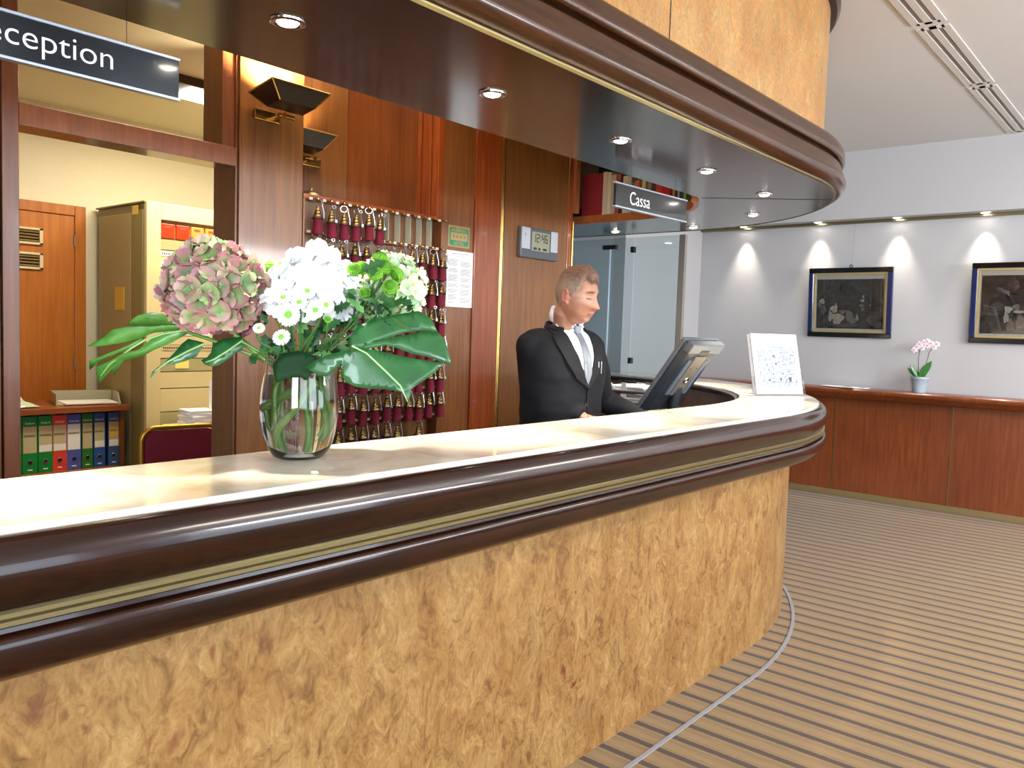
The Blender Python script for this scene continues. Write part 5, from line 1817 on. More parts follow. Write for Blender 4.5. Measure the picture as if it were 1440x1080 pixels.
wl = [(0.0, 0.0115), (0.040, 0.0125), (0.0562, 0.0175), (0.0707, 0.0345), (0.0814, 0.0645), (0.0872, 0.1015), (0.0877, 0.140), (0.0844, 0.179), (0.0808, 0.200), (0.0790, 0.2005), (0.0, 0.200)]
o = G().lathe(wl, VC, 56).build('vase_water', watr)
tag(o, 'clear water standing in the glass vase', 'water', kind='stuff')

stem_m = mat('flower_stem', '#5C8A34', 0.4, coat=0.2, var=0.15)
stem_d = mat('flower_stem_pale', '#84A052', 0.45, var=0.15)


def VP(px, py, d=0.0):
    return deep(px, py, D0 + d)


def inside(p, zr=0.02):
    """keep a stem point inside the vase"""
    q = Vector(p)
    h = q.z - ZC
    R = 0.078
    if h < 0.10:
        R = 0.045 + 0.033 * max(0, (h - 0.02)) / 0.08
    if h > 0.18:
        R = 0.066
    v = Vector((q.x - VX, q.y - VY))
    if v.length > R - zr:
        v = v.normalized() * (R - zr)
    return Vector((VX + v.x, VY + v.y, max(q.z, ZC + 0.022)))


def stem(parent, pts, r, m_=None, name='stem', n=8):
    P = [Vector(p) for p in pts]
    # smooth by Catmull-Rom
    out = []
    for i in range(len(P) - 1):
        a, b, c, d = P[max(i - 1, 0)], P[i], P[i + 1], P[min(i + 2, len(P) - 1)]
        for k in range(5):
            t = k / 5
            out.append(0.5 * ((2 * b) + (-a + c) * t + (2 * a - 5 * b + 4 * c - d) * t * t + (-a + 3 * b - 3 * c + d) * t ** 3))
    out.append(P[-1])
    return G().tube(out, r, n).build(name, m_ or stem_m, parent)


def lerp3(a, b, t):
    return tuple(a[i] + (b[i] - a[i]) * t for i in range(3)) + (1,)


def hydrangea(name_label, c, rad, seed, pal, n=110, fs=0.019, squash=(1, 1, 1), hue='pink', hollow=-0.45, stem_pts=None, material=None):
    """flower head of many four-petalled florets on a dome"""
    t = thing('hydrangea', name_label, 'flower', tuple(c))
    rr = random.Random(seed)
    g = G()
    ga = PI * (3 - math.sqrt(5))
    for i in range(n):
        yy = 1 - (i + 0.5) / n * (1 - hollow)
        r_ = math.sqrt(max(0, 1 - yy * yy))
        d = Vector((math.cos(ga * i) * r_, math.sin(ga * i) * r_, yy))
        d = (d + Vector((rr.uniform(-1, 1), rr.uniform(-1, 1), rr.uniform(-1, 1))) * 0.06).normalized()
        pos = Vector((d.x * squash[0], d.y * squash[1], d.z * squash[2])) * rad * rr.uniform(0.86, 1.0) + c
        nrm = (d + Vector((rr.uniform(-1, 1), rr.uniform(-1, 1), rr.uniform(-1, 1))) * 0.38).normalized()
        u = nrm.orthogonal().normalized()
        w_ = nrm.cross(u)
        a0 = rr.uniform(0, PI)
        s = fs * rr.uniform(0.85, 1.2)
        tone = pal(rr, d)
        for q in range(4):
            a = a0 + q * PI / 2 + rr.uniform(-0.12, 0.12)
            du = u * math.cos(a) + w_ * math.sin(a)
            dv = nrm.cross(du)
            cup = rr.uniform(0.2, 0.95)
            rows = [(0.05, 0.10), (0.35, 0.52), (0.70, 0.72), (0.95, 0.60), (1.12, 0.22)]
            vs, cols = [], []
            for k, (l, wd) in enumerate(rows):
                for m_ in (-1, -0.5, 0, 0.5, 1):
                    h = cup * l * l * 0.7 + 0.22 * abs(m_) * wd - 0.06 * l
                    h += 0.10 * math.sin(3 * m_ + seed + q) * l
                    vs.append(pos + du * (s * l) + dv * (s * wd * m_) + nrm * (s * h))
            for k in range(len(rows) - 1):
                for m_ in range(4):
                    f = (k * 5 + m_, k * 5 + m_ + 1, (k + 1) * 5 + m_ + 1, (k + 1) * 5 + m_)
                    c0 = lerp3(tone[0], tone[1], min(1, rows[k][0] / 1.0) ** 1.35)
                    c1 = lerp3(tone[0], tone[1], min(1, rows[k + 1][0] / 1.0) ** 1.35)
                    g.add([vs[j] for j in f], [(0, 1, 2, 3)], 0, True, [c0, c0, c1, c1])
        g.ball(pos + nrm * s * 0.06, s * 0.10, 6, 4, 0, None, tone[2])
    mm = material or (bpy.data.materials.get('petals') or vcol_mat('petals', 0.6, 0.25, 0.0))
    me = g.build('flower_head', mm, t, fix=False)
    bm = bmesh.new()
    bm.from_mesh(me.data)
    bmesh.ops.remove_doubles(bm, verts=bm.verts, dist=0.00005)
    bm.to_mesh(me.data)
    bm.free()
    # core that closes the gaps between florets
    core = G().ball(c - Vector((0, 0, rad * 0.12)), (rad * squash[0] * 0.74, rad * squash[1] * 0.74, rad * squash[2] * 0.70), 20, 12)
    core.build('floret_stalks', mat('floret_core_' + hue, {'pink': '#5E6E3C', 'white': '#E4EAD8', 'cream': '#8EA05A'}[hue], 0.8, bump=(50, 0.8), var=0.3), t)
    if stem_pts:
        stem(t, stem_pts, 0.0066, stem_m if hue != 'white' else stem_d)
    return t


def L(h):
    return srgb(h)


def pal_pink(rr, d):
    k = rr.random() + (0.25 if d.z < -0.1 else 0) - (0.12 if d.z > 0.5 else 0)
    gr = L(rr.choice(['#5C8A48', '#6C9C52', '#84A866', '#4E7E50']))
    if k < 0.22:
        ed = L(rr.choice(['#B8C690', '#C0CA96', '#A4BC82']))
    elif k < 0.55:
        ed = L(rr.choice(['#C4A094', '#CCB09C', '#B89488']))
    else:
        ed = L(rr.choice(['#B4767E', '#A86874', '#BC8890', '#9C5C6C']))
    return gr, ed, L('#8EA868')


def pal_white(rr, d):
    return L('#F2F6F0'), L(rr.choice(['#FFFFFF', '#FAFCFF', '#F6F8FA'])), L('#E4EEDC')


def pal_cream(rr, d):
    k = rr.random() - d.z * 0.35
    if k < 0.35:
        return L('#D4DC9C'), L(rr.choice(['#F0EAC4', '#ECE6B8', '#F4EED0'])), L('#A8C468')
    return L('#A8CC8C'), L(rr.choice(['#D8EAC4', '#C8E4C0', '#E0EED0'])), L('#8CB468')


NECK = [VP(418, 540, 0.0), VP(428, 535, 0.02), VP(410, 545, -0.02)]
hydrangea('large pink and green hydrangea head on the left of the bouquet', VP(303, 410, -0.06), 0.108, 3, pal_pink, 120, 0.0235, (1.0, 1.0, 1.0), 'pink', -0.75,
          [VP(330, 470, -0.03), VP(365, 500, -0.01), inside(VP(395, 530)), inside(VP(393, 590, 0.02)), inside(VP(388, 640, 0.03))])
hydrangea('white hydrangea head in the middle of the bouquet', VP(440, 411, 0.0), 0.090, 5, pal_white, 62, 0.033, (1.12, 1.0, 0.86), 'white', -0.6,
          [VP(440, 460, 0.0), VP(435, 500, 0.0), inside(VP(428, 540)), inside(VP(432, 600, 0.0)), inside(VP(430, 630, 0.0))])
hydrangea('cream and pale green hydrangea head on the right of the bouquet', VP(548, 408, 0.08), 0.086, 9, pal_cream, 90, 0.018, (0.88, 1.0, 1.0), 'cream', -0.7,
          [VP(530, 460, 0.06), VP(480, 505, 0.04), inside(VP(450, 535, 0.03)), inside(VP(462, 590, 0.03)), inside(VP(466, 615, 0.03))])


# ---- white daisy-like chrysanthemums and green button ones
pw_ = vcol_mat('mum_petals', 0.6, 0.2)


def mum(c, face, R, label, green=False, group='small chrysanthemums in the bouquet', stem_to=None):
    c, face = Vector(c), Vector(face).normalized()
    t = thing('chrysanthemum', label, 'flower', tuple(c), group)
    u = face.orthogonal().normalized()
    w_ = face.cross(u)
    rr = random.Random(int(c.x * 1e4) % 997)
    g = G()
    if green:
        inner_, outer_ = L('#5A9222'), L('#78B234')
        layers = [(14, 0.30, 0.75), (18, 0.55, 0.62), (22, 0.80, 0.42), (24, 0.98, 0.15), (22, 0.95, -0.15)]
        for n, rad, up in layers:
            for k in range(n):
                a = 2 * PI * (k + rr.random() * 0.4) / n
                d = u * math.cos(a) + w_ * math.sin(a)
                p = c + d * R * rad * 0.82 + face * R * up * 0.75
                g.ball(p, (R * 0.13, R * 0.13, R * 0.16), 6, 5, 0, None, lerp3(inner_, outer_, rad * rr.uniform(0.5, 1)))
        g.ball(c + face * R * 0.1, (R * 0.72,) * 3, 12, 8, 0, None, L('#4C8020'))
    else:
        for n, l0, l1, up0, up1 in ((26, 0.30, 1.0, 0.05, 0.12), (22, 0.28, 0.86, 0.12, 0.30), (18, 0.24, 0.66, 0.18, 0.42)):
            for k in range(n):
                a = 2 * PI * (k + rr.random() * 0.5) / n
                d = u * math.cos(a) + w_ * math.sin(a)
                s = face.cross(d)
                hw = R * 0.085
                pts = []
                for l, w2, h in ((l0, 0.5, up0), ((l0 + l1) / 2, 1.0, (up0 + up1) / 2 + 0.06), (l1 * 0.93, 0.95, up1), (l1, 0.25, up1 - 0.02)):
                    pts.append((c + d * R * l + face * R * h, w2))
                vs = []
                for p, w2 in pts:
                    vs += [p - s * hw * w2, p + face * R * 0.03, p + s * hw * w2]
                cc = [L('#BFE08A'), L('#EEF8E0'), L('#FFFFFF'), L('#FFFFFF')]
                for q in range(3):
                    for m_ in range(2):
                        f = (q * 3 + m_, q * 3 + m_ + 1, (q + 1) * 3 + m_ + 1, (q + 1) * 3 + m_)
                        g.add([vs[j] for j in f], [(0, 1, 2, 3)], 0, True, [cc[q], cc[q], cc[q + 1], cc[q + 1]])
    g.build('petals', pw_, t, fix=green)
    if not green:
        g = G()
        for k in range(26):
            a = k * 2.4
            r_ = 0.30 * math.sqrt(k / 26)
            d = u * math.cos(a) + w_ * math.sin(a)
            g.ball(c + d * R * r_ + face * R * (0.28 - r_ * 0.35), R * 0.065, 6, 4)
        g.ball(c + face * R * 0.08, (R * 0.30,) * 3, 10, 6)
        g.build('green_centre', bpy.data.materials.get('mum_green') or mat('mum_green', '#7CC03C', 0.6), t)
    G().lathe([(0, -0.5), (0.3, -0.42), (0.36, -0.15), (0.30, 0.02), (0, 0.05)] and [(R * a, R * b) for a, b in ((0.0, -0.35), (0.2, -0.3), (0.42, -0.05), (0.40, 0.04), (0.0, 0.05))], c, 10, face).build('calyx', bpy.data.materials.get('calyx_green') or mat('calyx_green', '#3E6E2C', 0.5), t)
    if stem_to is not None:
        stem(t, [c - face * R * 0.3, c - face * R * 1.2 - Vector((0, 0, 0.02)), stem_to], 0.0022, bpy.data.materials.get('calyx_green'), n=6)
    return t


tocam = (Vector((0, 0, CAM_H)) - VC).normalized()
rr = random.Random(12)
WHITE = [(398, 419, 12, -0.115, 'upper left of the white cluster'), (406, 443, 17, -0.125, 'largest of the white cluster'), (421, 426, 12, -0.115, 'between largest and upper ones of the white cluster'), (432, 410, 12, -0.112, 'topmost of the white cluster'),
         (444, 437, 13, -0.125, 'lower right of the white cluster'), (458, 429, 12, -0.115, 'rightmost of the white cluster'), (396, 475, 13, -0.12, 'lowest one, under the white cluster'), (364, 462, 8.5, -0.115, 'small, beside the pink hydrangea')]
for px, py, r, dd, lab in WHITE:
    c = VP(px, py, dd)
    f = tocam + RX * rr.uniform(-0.35, 0.35) + Vector((0, 0, rr.uniform(0.0, 0.5)))
    mum(c, f, r * (D0 + dd) / FPX, 'white green-eyed chrysanthemum, ' + lab, stem_to=VP(418 + rr.uniform(-8, 8), 505, -0.05))
GREEN = [(384, 379, 17, -0.03, (0, 0, 1), 'flat one left behind the white hydrangea'), (405, 374, 12, 0.0, (0, 0, 1), 'small one touching the left of the white hydrangea'), (371, 388, 7, -0.05, (0, 0, 1), 'bud beside the pink hydrangea'),
         (498, 379, 12, -0.02, None, 'leftmost of the green cluster'), (509, 377, 11, 0.0, None, 'second from left of the green cluster'), (535, 364, 13, 0.0, (0.2, -0.2, 1), 'topmost of the green cluster'), (541, 376, 13, -0.02, None, 'under the topmost of the green cluster'),
         (528, 385, 12, -0.045, None, 'centre of the green cluster'), (557, 386, 13, -0.02, (0.9, -0.3, 0.5), 'rightmost of the green cluster'), (549, 404, 13, -0.03, None, 'lower right of the green cluster'), (513, 412, 10, -0.06, None, 'lowest of the green cluster'),
         (461, 449, 6, -0.13, None, 'bud below the white hydrangea')]
for px, py, r, dd, f, lab in GREEN:
    c = VP(px, py, dd)
    f = Vector(f) if f else tocam + RX * rr.uniform(-0.3, 0.3) + Vector((0, 0, rr.uniform(0.2, 0.8)))
    mum(c, f, r * (D0 + dd) / FPX, 'green button chrysanthemum, ' + lab, True, stem_to=VP(455 if px > 440 else 412, 500, 0.0))

# ---- leafy foliage of the chrysanthemums between the heads
fol = vcol_mat('foliage', 0.5, 0.4)
g = G()
rr = random.Random(31)
regs = [(430, 490, 60, 38, 46), (500, 440, 40, 50, 46), (400, 495, 35, 20, 16), (380, 405, 14, 25, 8), (540, 440, 45, 30, 24), (365, 440, 12, 25, 8)]
for cx, cy, wx, wy, n in regs:
    for k in range(n):
        px, py = cx + rr.gauss(0, 0.5) * wx, cy + rr.gauss(0, 0.5) * wy
        if py > 518:
            py = 518
        b = VP(px, py, rr.uniform(-0.085, 0.06))
        d = Vector((rr.uniform(-1, 1), rr.uniform(-1, 1), rr.uniform(-0.6, 0.9))).normalized()
        s = d.cross(Vector((rr.uniform(-1, 1), rr.uniform(-1, 1), rr.uniform(-1, 1)))).normalized()
        nn = d.cross(s)
        ln_ = rr.uniform(0.03, 0.055)
        col = L(rr.choice(['#2C5A2E', '#3A6E38', '#24502C', '#46804A', '#5C8E50']))
        outl = [(0, 0.0), (0.15, 0.10), (0.25, 0.30), (0.36, 0.14), (0.5, 0.36), (0.62, 0.15), (0.78, 0.24), (1.0, 0.0)]
        up_ = [b + d * ln_ * l + s * ln_ * w2 + nn * ln_ * (-0.25 * l * l + 0.1 * w2) for l, w2 in outl]
        dn_ = [b + d * ln_ * l - s * ln_ * w2 + nn * ln_ * (-0.25 * l * l + 0.1 * w2) for l, w2 in outl]
        mid = [b + d * ln_ * l + nn * ln_ * (-0.25 * l * l) for l, w2 in outl]
        vs = up_ + mid + dn_
        k8 = len(outl)
        for q in range(k8 - 1):
            g.add([vs[q], vs[k8 + q], vs[k8 + q + 1], vs[q + 1]], [(0, 1, 2, 3)], 0, False, col)
            g.add([vs[k8 + q], vs[2 * k8 + q], vs[2 * k8 + q + 1], vs[k8 + q + 1]], [(0, 1, 2, 3)], 0, False, col)
o = g.build('bouquet_foliage', fol, fix=False)
tag(o, 'dark green lobed leaves filling the bouquet between the flower heads', 'foliage', kind='stuff')

# ---- monstera leaves: blades traced as outlines, bent in depth
leaf_m = mat('monstera_green', '#245C2C', 0.36, 0, 0.25, var=0.22)
leaf_l = mat('monstera_light_green', '#4A8634', 0.4, 0, 0.2, var=0.2)


def blade(polys, depth, parent, m_, name='blade', rib=None):
    for pl in polys:
        bm = bmesh.new()
        vv = [bm.verts.new((x, y, 0)) for x, y in pl]
        f = bm.faces.new(vv)
        bmesh.ops.triangulate(bm, faces=[f])
        for _ in range(3):
            bmesh.ops.subdivide_edges(bm, edges=[e for e in bm.edges if e.calc_length() > 14], cuts=1, use_grid_fill=False)
            bmesh.ops.triangulate(bm, faces=bm.faces)
        for v in bm.verts:
            px, py = v.co.x, v.co.y
            v.co = deep(px, py, D0 + depth(px, py)) - Vector(parent['origin'])
        me = bpy.data.meshes.new(name)
        for f in bm.faces:
            f.smooth = True
        bmesh.ops.recalc_face_normals(bm, faces=bm.faces)
        bm.to_mesh(me)
        bm.free()
        me.materials.append(m_)
        o = bpy.data.objects.new(name, me)
        COL.objects.link(o)
        o.parent = parent
        sd = o.modifiers.new('solid', 'SOLIDIFY')
        sd.thickness = 0.0012
        sd.offset = 0
    if rib:
        G().tube([deep(x, y, D0 + depth(x, y) - 0.0012) for x, y in rib], [0.0022] * (len(rib) - 1) + [0.0008], 6).build('midrib', bpy.data.materials.get('midrib_green') or mat('midrib_green', '#9AC07A', 0.4), parent)


def z3(pts):
    return [(200 + x / 2.92, 310 + y / 2.92) for x, y in pts]


def z5(pts):
    return [(120 + x / 5.143, 420 + y / 5.143) for x, y in pts]


def z6(pts):
    return [(340 + x / 6.0, 490 + y / 6.0) for x, y in pts]


# big right leaf
t = thing('monstera_leaf', 'large dark green split leaf spreading right over the keys', 'leaf', tuple(VP(520, 500)))


def dA(px, py):
    u = (px - 500) / 130.0
    r_ = (py - (488 + (px - 498) * 1.0)) / 60.0     # across the midrib line
    return -0.10 - 0.02 * (py - 480) / 60 + 0.03 * u + 0.018 * math.sin(max(0, u) * 2.2) + 0.012 * abs(r_)


A1 = z3([(850, 480), (890, 430), (1000, 395), (1080, 380), (1135, 372), (1185, 400), (1213, 458), (1150, 452), (1070, 462), (1000, 485), (900, 525), (850, 540)])
A2 = z3([(870, 515), (940, 495), (1010, 484), (1090, 470), (1150, 456), (1213, 458), (1242, 490), (1258, 540), (1270, 596), (1220, 578), (1180, 562), (1110, 548), (1040, 522), (1000, 512), (920, 530)])
A3 = z3([(665, 602), (700, 580), (760, 552), (820, 538), (880, 525), (960, 532), (1040, 552), (1120, 568), (1238, 586), (1205, 622), (1160, 655), (1105, 692), (1092, 757), (1070, 705), (1000, 693), (930, 690), (880, 684), (835, 665), (815, 625), (828, 598), (852, 575), (815, 590), (760, 640), (720, 636)])
blade([A1, A2, A3], dA, t, leaf_m, rib=z3([(860, 515), (920, 545), (1000, 620), (1060, 680), (1090, 745)]))
stem(t, [VP(496, 487, -0.10), VP(470, 505, -0.06), inside(VP(445, 530, -0.02)), inside(VP(468, 590, -0.03)), inside(VP(470, 612, -0.03))], 0.004)

# long left leaf
t = thing('monstera_leaf', 'long light green split leaf reaching left under the pink hydrangea', 'leaf', tuple(VP(200, 500)))


def dB(px, py):
    u = (260 - px) / 130.0
    return -0.03 - 0.05 * u + 0.0009 * (py - 480) + 0.02 * u * u + 0.008 * math.sin(py / 9.0)


B1 = z5([(300, 190), (340, 150), (380, 120), (480, 100), (560, 112), (640, 150), (690, 190), (590, 195), (480, 205), (390, 195)])
B2 = z5([(10, 345), (60, 318), (130, 280), (200, 222), (300, 205), (420, 200), (560, 188), (690, 192), (720, 215), (640, 232), (500, 245), (380, 290), (300, 312), (230, 325), (100, 345)])
B3 = z5([(80, 545), (85, 490), (180, 450), (260, 400), (380, 370), (480, 290), (600, 240), (710, 220), (735, 255), (620, 320), (500, 370), (420, 412), (330, 440), (285, 442), (205, 555), (195, 505), (100, 612)])
B4 = z5([(32, 515), (28, 450), (100, 422), (230, 372), (300, 338), (400, 285), (425, 298), (330, 352), (220, 402), (110, 446)])
blade([B1, B2, B3, B4], dB, t, leaf_l, rib=z5([(720, 228), (560, 255), (430, 300), (330, 360), (180, 470), (110, 560)]))
stem(t, [VP(262, 466, -0.03), VP(330, 490, -0.02), VP(380, 512, 0.0), inside(VP(400, 540, 0.01)), inside(VP(405, 600, 0.02)), inside(VP(380, 628, 0.02))], 0.0042)

t = thing('monstera_leaf', 'dark green pointed leaf hanging below the pink hydrangea, left of the gap', 'leaf', tuple(VP(250, 495)))
C1 = z5([(470, 575), (485, 530), (520, 500), (565, 472), (610, 425), (650, 385), (700, 325), (745, 290), (860, 318), (842, 352), (805, 418), (720, 452), (640, 474), (570, 484), (520, 515), (495, 545)])
blade([C1], lambda x, y: -0.05 - 0.0006 * (y - 480) + 0.0002 * (x - 250), t, leaf_m, rib=z5([(860, 325), (740, 380), (600, 455), (500, 525)]))
t = thing('monstera_leaf', 'dark green rounded leaf below the pink hydrangea, right of the gap', 'leaf', tuple(VP(320, 495)))
E1 = z5([(838, 446), (880, 425), (910, 390), (922, 330), (1000, 290), (1140, 275), (1155, 345), (1080, 400), (1010, 455), (960, 485), (905, 490), (860, 474)])
blade([E1], lambda x, y: -0.04 - 0.0005 * (y - 480) + 0.0001 * (x - 320), t, leaf_m, rib=z5([(1140, 300), (1040, 370), (930, 440), (870, 460)]))
stem(t, [VP(340, 480, -0.04), VP(380, 505, -0.02), inside(VP(405, 535)), inside(VP(372, 600, 0.0)), inside(VP(372, 575, 0.0))], 0.0035)
t = thing('monstera_leaf', 'very dark green leaf drooping over the rim of the vase', 'leaf', tuple(VP(412, 515, -0.08)))
F1 = z6([(262, 140), (300, 85), (350, 40), (480, 20), (620, 60), (640, 120), (605, 195), (545, 268), (500, 240), (430, 240), (350, 258), (318, 284), (295, 284), (270, 230)])
blade([F1], lambda x, y: -0.098 + 0.0002 * (x - 412) - 0.0003 * (y - 510), t, mat('very_dark_leaf', '#0E3216', 0.6, spec=0.2))
# loose stems seen crossing in the vase
for i, (pts, m_, lab) in enumerate((
        ([(410, 520, -0.03), (393, 548, -0.04), (394, 600, -0.04), (397, 640, -0.03)], stem_m, 'straight green flower stem on the left inside the vase'),
        ([(440, 535, -0.03), (415, 575, -0.05), (392, 605, -0.05), (378, 625, -0.04)], stem_d, 'thick pale green stem slanting down left inside the vase'),
        ([(405, 520, 0.0), (425, 560, -0.02), (432, 600, -0.03), (428, 630, -0.02)], stem_m, 'green flower stem in the middle of the vase'),
        ([(420, 545, 0.0), (395, 566, 0.0), (375, 574, 0.0)], stem_m, 'broad green stem lying across the left of the vase'),
        ([(435, 545, 0.0), (452, 580, -0.02), (467, 610, -0.01)], stem_m, 'broad green stem slanting down right inside the vase'))):
    o = thing('cut_stem', lab, 'stem', tuple(VP(*pts[1][:2])))
    P = [inside(VP(*p), 0.012) for p in pts]
    stem(o, P, 0.0085 if i in (1, 4, 3) else 0.0062, m_)

# ================================================================== THE CLERK
MO = at(790, 475, 1, 2.07)
MO.z = 0
tw_ = math.radians(-10)
Fv = Vector((math.sin(tw_), -math.cos(tw_), 0))
Lv = Vector((math.cos(tw_), math.sin(tw_), 0))


def W(a, b, z):
    return MO + Lv * a + Fv * b + Vector((0, 0, z))


man = thing('person', 'man in dark suit, white shirt and grey tie looking down behind the counter', 'person', tuple(MO))


def remeshed(g, voxel, smooth_it=0, fac=0.5):
    """one continuous skin over everything in g; returns a mesh in world coordinates"""
    o = g.build('tmp', M['white'])
    r = o.modifiers.new('r', 'REMESH')
    r.mode = 'VOXEL'
    r.voxel_size = voxel
    r.use_smooth_shade = True
    if smooth_it:
        s = o.modifiers.new('s', 'SMOOTH')
        s.factor = fac
        s.iterations = smooth_it
    dg = bpy.context.evaluated_depsgraph_get()
    dg.update()
    me = bpy.data.meshes.new_from_object(o.evaluated_get(dg))
    bpy.data.objects.remove(o)
    return me


def finish(me, name, mats, parent):
    me.transform(Matrix.Translation(-Vector(parent['origin'])))
    me.materials.clear()
    for m_ in mats:
        me.materials.append(m_)
    for p in me.polygons:
        p.use_smooth = True
    o = bpy.data.objects.new(name, me)
    COL.objects.link(o)
    o.parent = parent
    return o


# ---- head
HC = at(812, 417, 1, 1.965)
HS = 0.94
yaw = math.radians(4)
hf0 = Vector((math.sin(yaw), -math.cos(yaw), 0))
pitch = math.radians(9)
hf = (hf0 * math.cos(pitch) + Vector((0, 0, -1)) * math.sin(pitch)).normalized()
hl = Vector((math.cos(yaw), math.sin(yaw), 0))       # his left
hu = hl.cross(hf).normalized()
if hu.z < 0:
    hu = -hu


def HW(x, y, z):
    return HC + (hl * x + hf * y + hu * z) * HS


def gs2(u, s):
    return math.exp(-(u * u) / (2 * s * s))


def head_pt(dx, dy, dz):
    """surface point (local) for a unit direction"""
    x, y, z = dx * 0.0745, dy * (0.088 if dy > 0 else 0.102), dz * 0.120
    # cranium fuller at the back and top, jaw narrower
    if dz < 0:
        k = -dz
        x *= 1 - 0.24 * k ** 1.8
        if dy > 0:
            y *= 1 + 0.16 * k
            y += 0.012 * k * dy
        else:
            y *= 1 - 0.42 * k
    else:
        x *= 1 + 0.05 * (1 - dz)
        if dy < 0:
            y *= 1.0 + 0.03 * dz
        # flatter forehead
        if dy > 0:
            y *= 1 + 0.05 * math.sin(PI * min(1, dz))
    if dy > 0:
        f = 0.0
        ax = abs(x)
        w_ = min(1, dy * 2.2)
        # nose: ridge growing towards the tip, then back under
        if z < 0.022:
            t_ = max(0, min(1, (0.022 - z) / 0.054))
            amp = 0.004 + 0.0205 * t_ ** 1.1
            if z < -0.034:
                amp *= gs2(z + 0.034, 0.0075)
            f += amp * gs2(x, 0.0080 + 0.0065 * t_)
        f += 0.0075 * gs2(ax - 0.0125, 0.0055) * gs2(z + 0.033, 0.007)          # nostril wings
        f -= 0.0150 * gs2(ax - 0.031, 0.012) * gs2(z - 0.010, 0.011)             # eye sockets
        f += 0.0062 * gs2(ax - 0.031, 0.0095) * gs2(z - 0.006, 0.0065)           # lids
        f += 0.0075 * gs2(ax - 0.027, 0.018) * gs2(z - 0.030, 0.0065)            # brow
        f += 0.0050 * gs2(ax - 0.045, 0.013) * gs2(z + 0.018, 0.014)             # cheek bone
        f -= 0.0030 * gs2(ax - 0.034, 0.008) * gs2(z + 0.052, 0.014)             # cheek hollow
        f += 0.0062 * gs2(x, 0.017) * gs2(z + 0.0600, 0.0045)                    # upper lip
        f += 0.0066 * gs2(x, 0.015) * gs2(z + 0.0710, 0.0045)                    # lower lip
        f -= 0.0050 * gs2(x, 0.021) * gs2(z + 0.0655, 0.0024)                    # mouth line
        f -= 0.0042 * gs2(x, 0.020) * gs2(z + 0.0815, 0.0055)                    # under the lip
        f += 0.0080 * gs2(x, 0.017) * gs2(z + 0.0980, 0.0110)                    # chin
        f -= 0.0022 * gs2(ax - 0.024, 0.004) * gs2(z + 0.047, 0.013)             # nasolabial fold
        y += f * w_
    # jaw corners
    x += (1 if x > 0 else -1) * 0.004 * gs2(z + 0.062, 0.02) * gs2(dy - 0.1, 0.35)
    return x, y, z


def head_grid(nu, nv, fn):
    vs = []
    for j in range(nv + 1):
        ph = PI * j / nv
        for i in range(nu):
            t_ = 2 * PI * i / nu
            vs.append(fn(math.sin(ph) * math.sin(t_), math.sin(ph) * math.cos(t_), math.cos(ph)))
    return vs


bg = G()
NU, NV = 220, 180
hv = [HW(*head_pt(dx, dy, dz)) for dx, dy, dz in head_grid(NU, NV, lambda a, b, c: (a, b, c))]
hfcs = [(j * NU + i, j * NU + (i + 1) % NU, (j + 1) * NU + (i + 1) % NU, (j + 1) * NU + i) for j in range(NV) for i in range(NU)]
# collapse poles slightly open: fine for the voxel skin
bg.add(hv, hfcs)
# ears
for s in (-1, 1):
    ec = (s * 0.0775, -0.008, -0.004)
    pts, rr_ = [], []
    for k in range(15):
        a = math.radians(-70 + k * 19)
        rr0 = 0.0165
        pts.append(HW(ec[0] + s * (0.004 + 0.006 * max(0, -math.sin(a - 1.2))), ec[1] - 0.004 - rr0 * 0.82 * math.sin(a) , ec[2] + 0.004 + 0.027 * math.cos(a) * (1 if math.cos(a) > 0 else 1.05)))
    bg.tube(pts, 0.0042, 8)
    bg.ball(HW(ec[0] - s * 0.001, ec[1] + 0.001, ec[2]), (0.008, 0.013, 0.023), 14, 10, rot=Matrix((hl, hf, hu)).transposed())
    bg.ball(HW(ec[0] + s * 0.003, ec[1] + 0.006, ec[2] - 0.026), (0.0045, 0.0075, 0.0085), 10, 8, rot=Matrix((hl, hf, hu)).transposed())
    bg.ball(HW(ec[0] + s * 0.001, ec[1] + 0.012, ec[2] - 0.004), (0.004, 0.004, 0.007), 8, 6)
# neck
nb0 = W(0, 0.012, 1.37)
nb1 = HW(0, -0.046, -0.080)
bg.tube([nb0 - Vector((0, 0, 0.08)), nb0, nb0 * 0.5 + nb1 * 0.5, nb1, HW(0, -0.03, -0.02)], [0.062, 0.055, 0.0515, 0.0505, 0.048], 20)
# trunk under the clothes
tr_prof = [(0.80, 0.165, 0.115), (0.92, 0.160, 0.110), (1.05, 0.150, 0.105), (1.20, 0.165, 0.112), (1.30, 0.170, 0.105), (1.38, 0.130, 0.08), (1.42, 0.07, 0.06)]


def loft(g, prof, n=36, b0=0.0, pw=2.3):
    vs, fs = [], []
    for z, w_, d_, *off in prof:
        o_ = off[0] if off else b0
        for i in range(n):
            t_ = 2 * PI * i / n
            c_, s_ = math.cos(t_), math.sin(t_)
            vs.append(W(w_ * math.copysign(abs(c_) ** (2 / pw), c_), o_ + d_ * math.copysign(abs(s_) ** (2 / pw), s_), z))
    for j in range(len(prof) - 1):
        for i in range(n):
            k = (i + 1) % n
            fs.append((j * n + i, j * n + k, (j + 1) * n + k, (j + 1) * n + i))
    fs.append(tuple(reversed(range(n))))
    fs.append(tuple((len(prof) - 1) * n + i for i in range(n)))
    g.add(vs, fs)


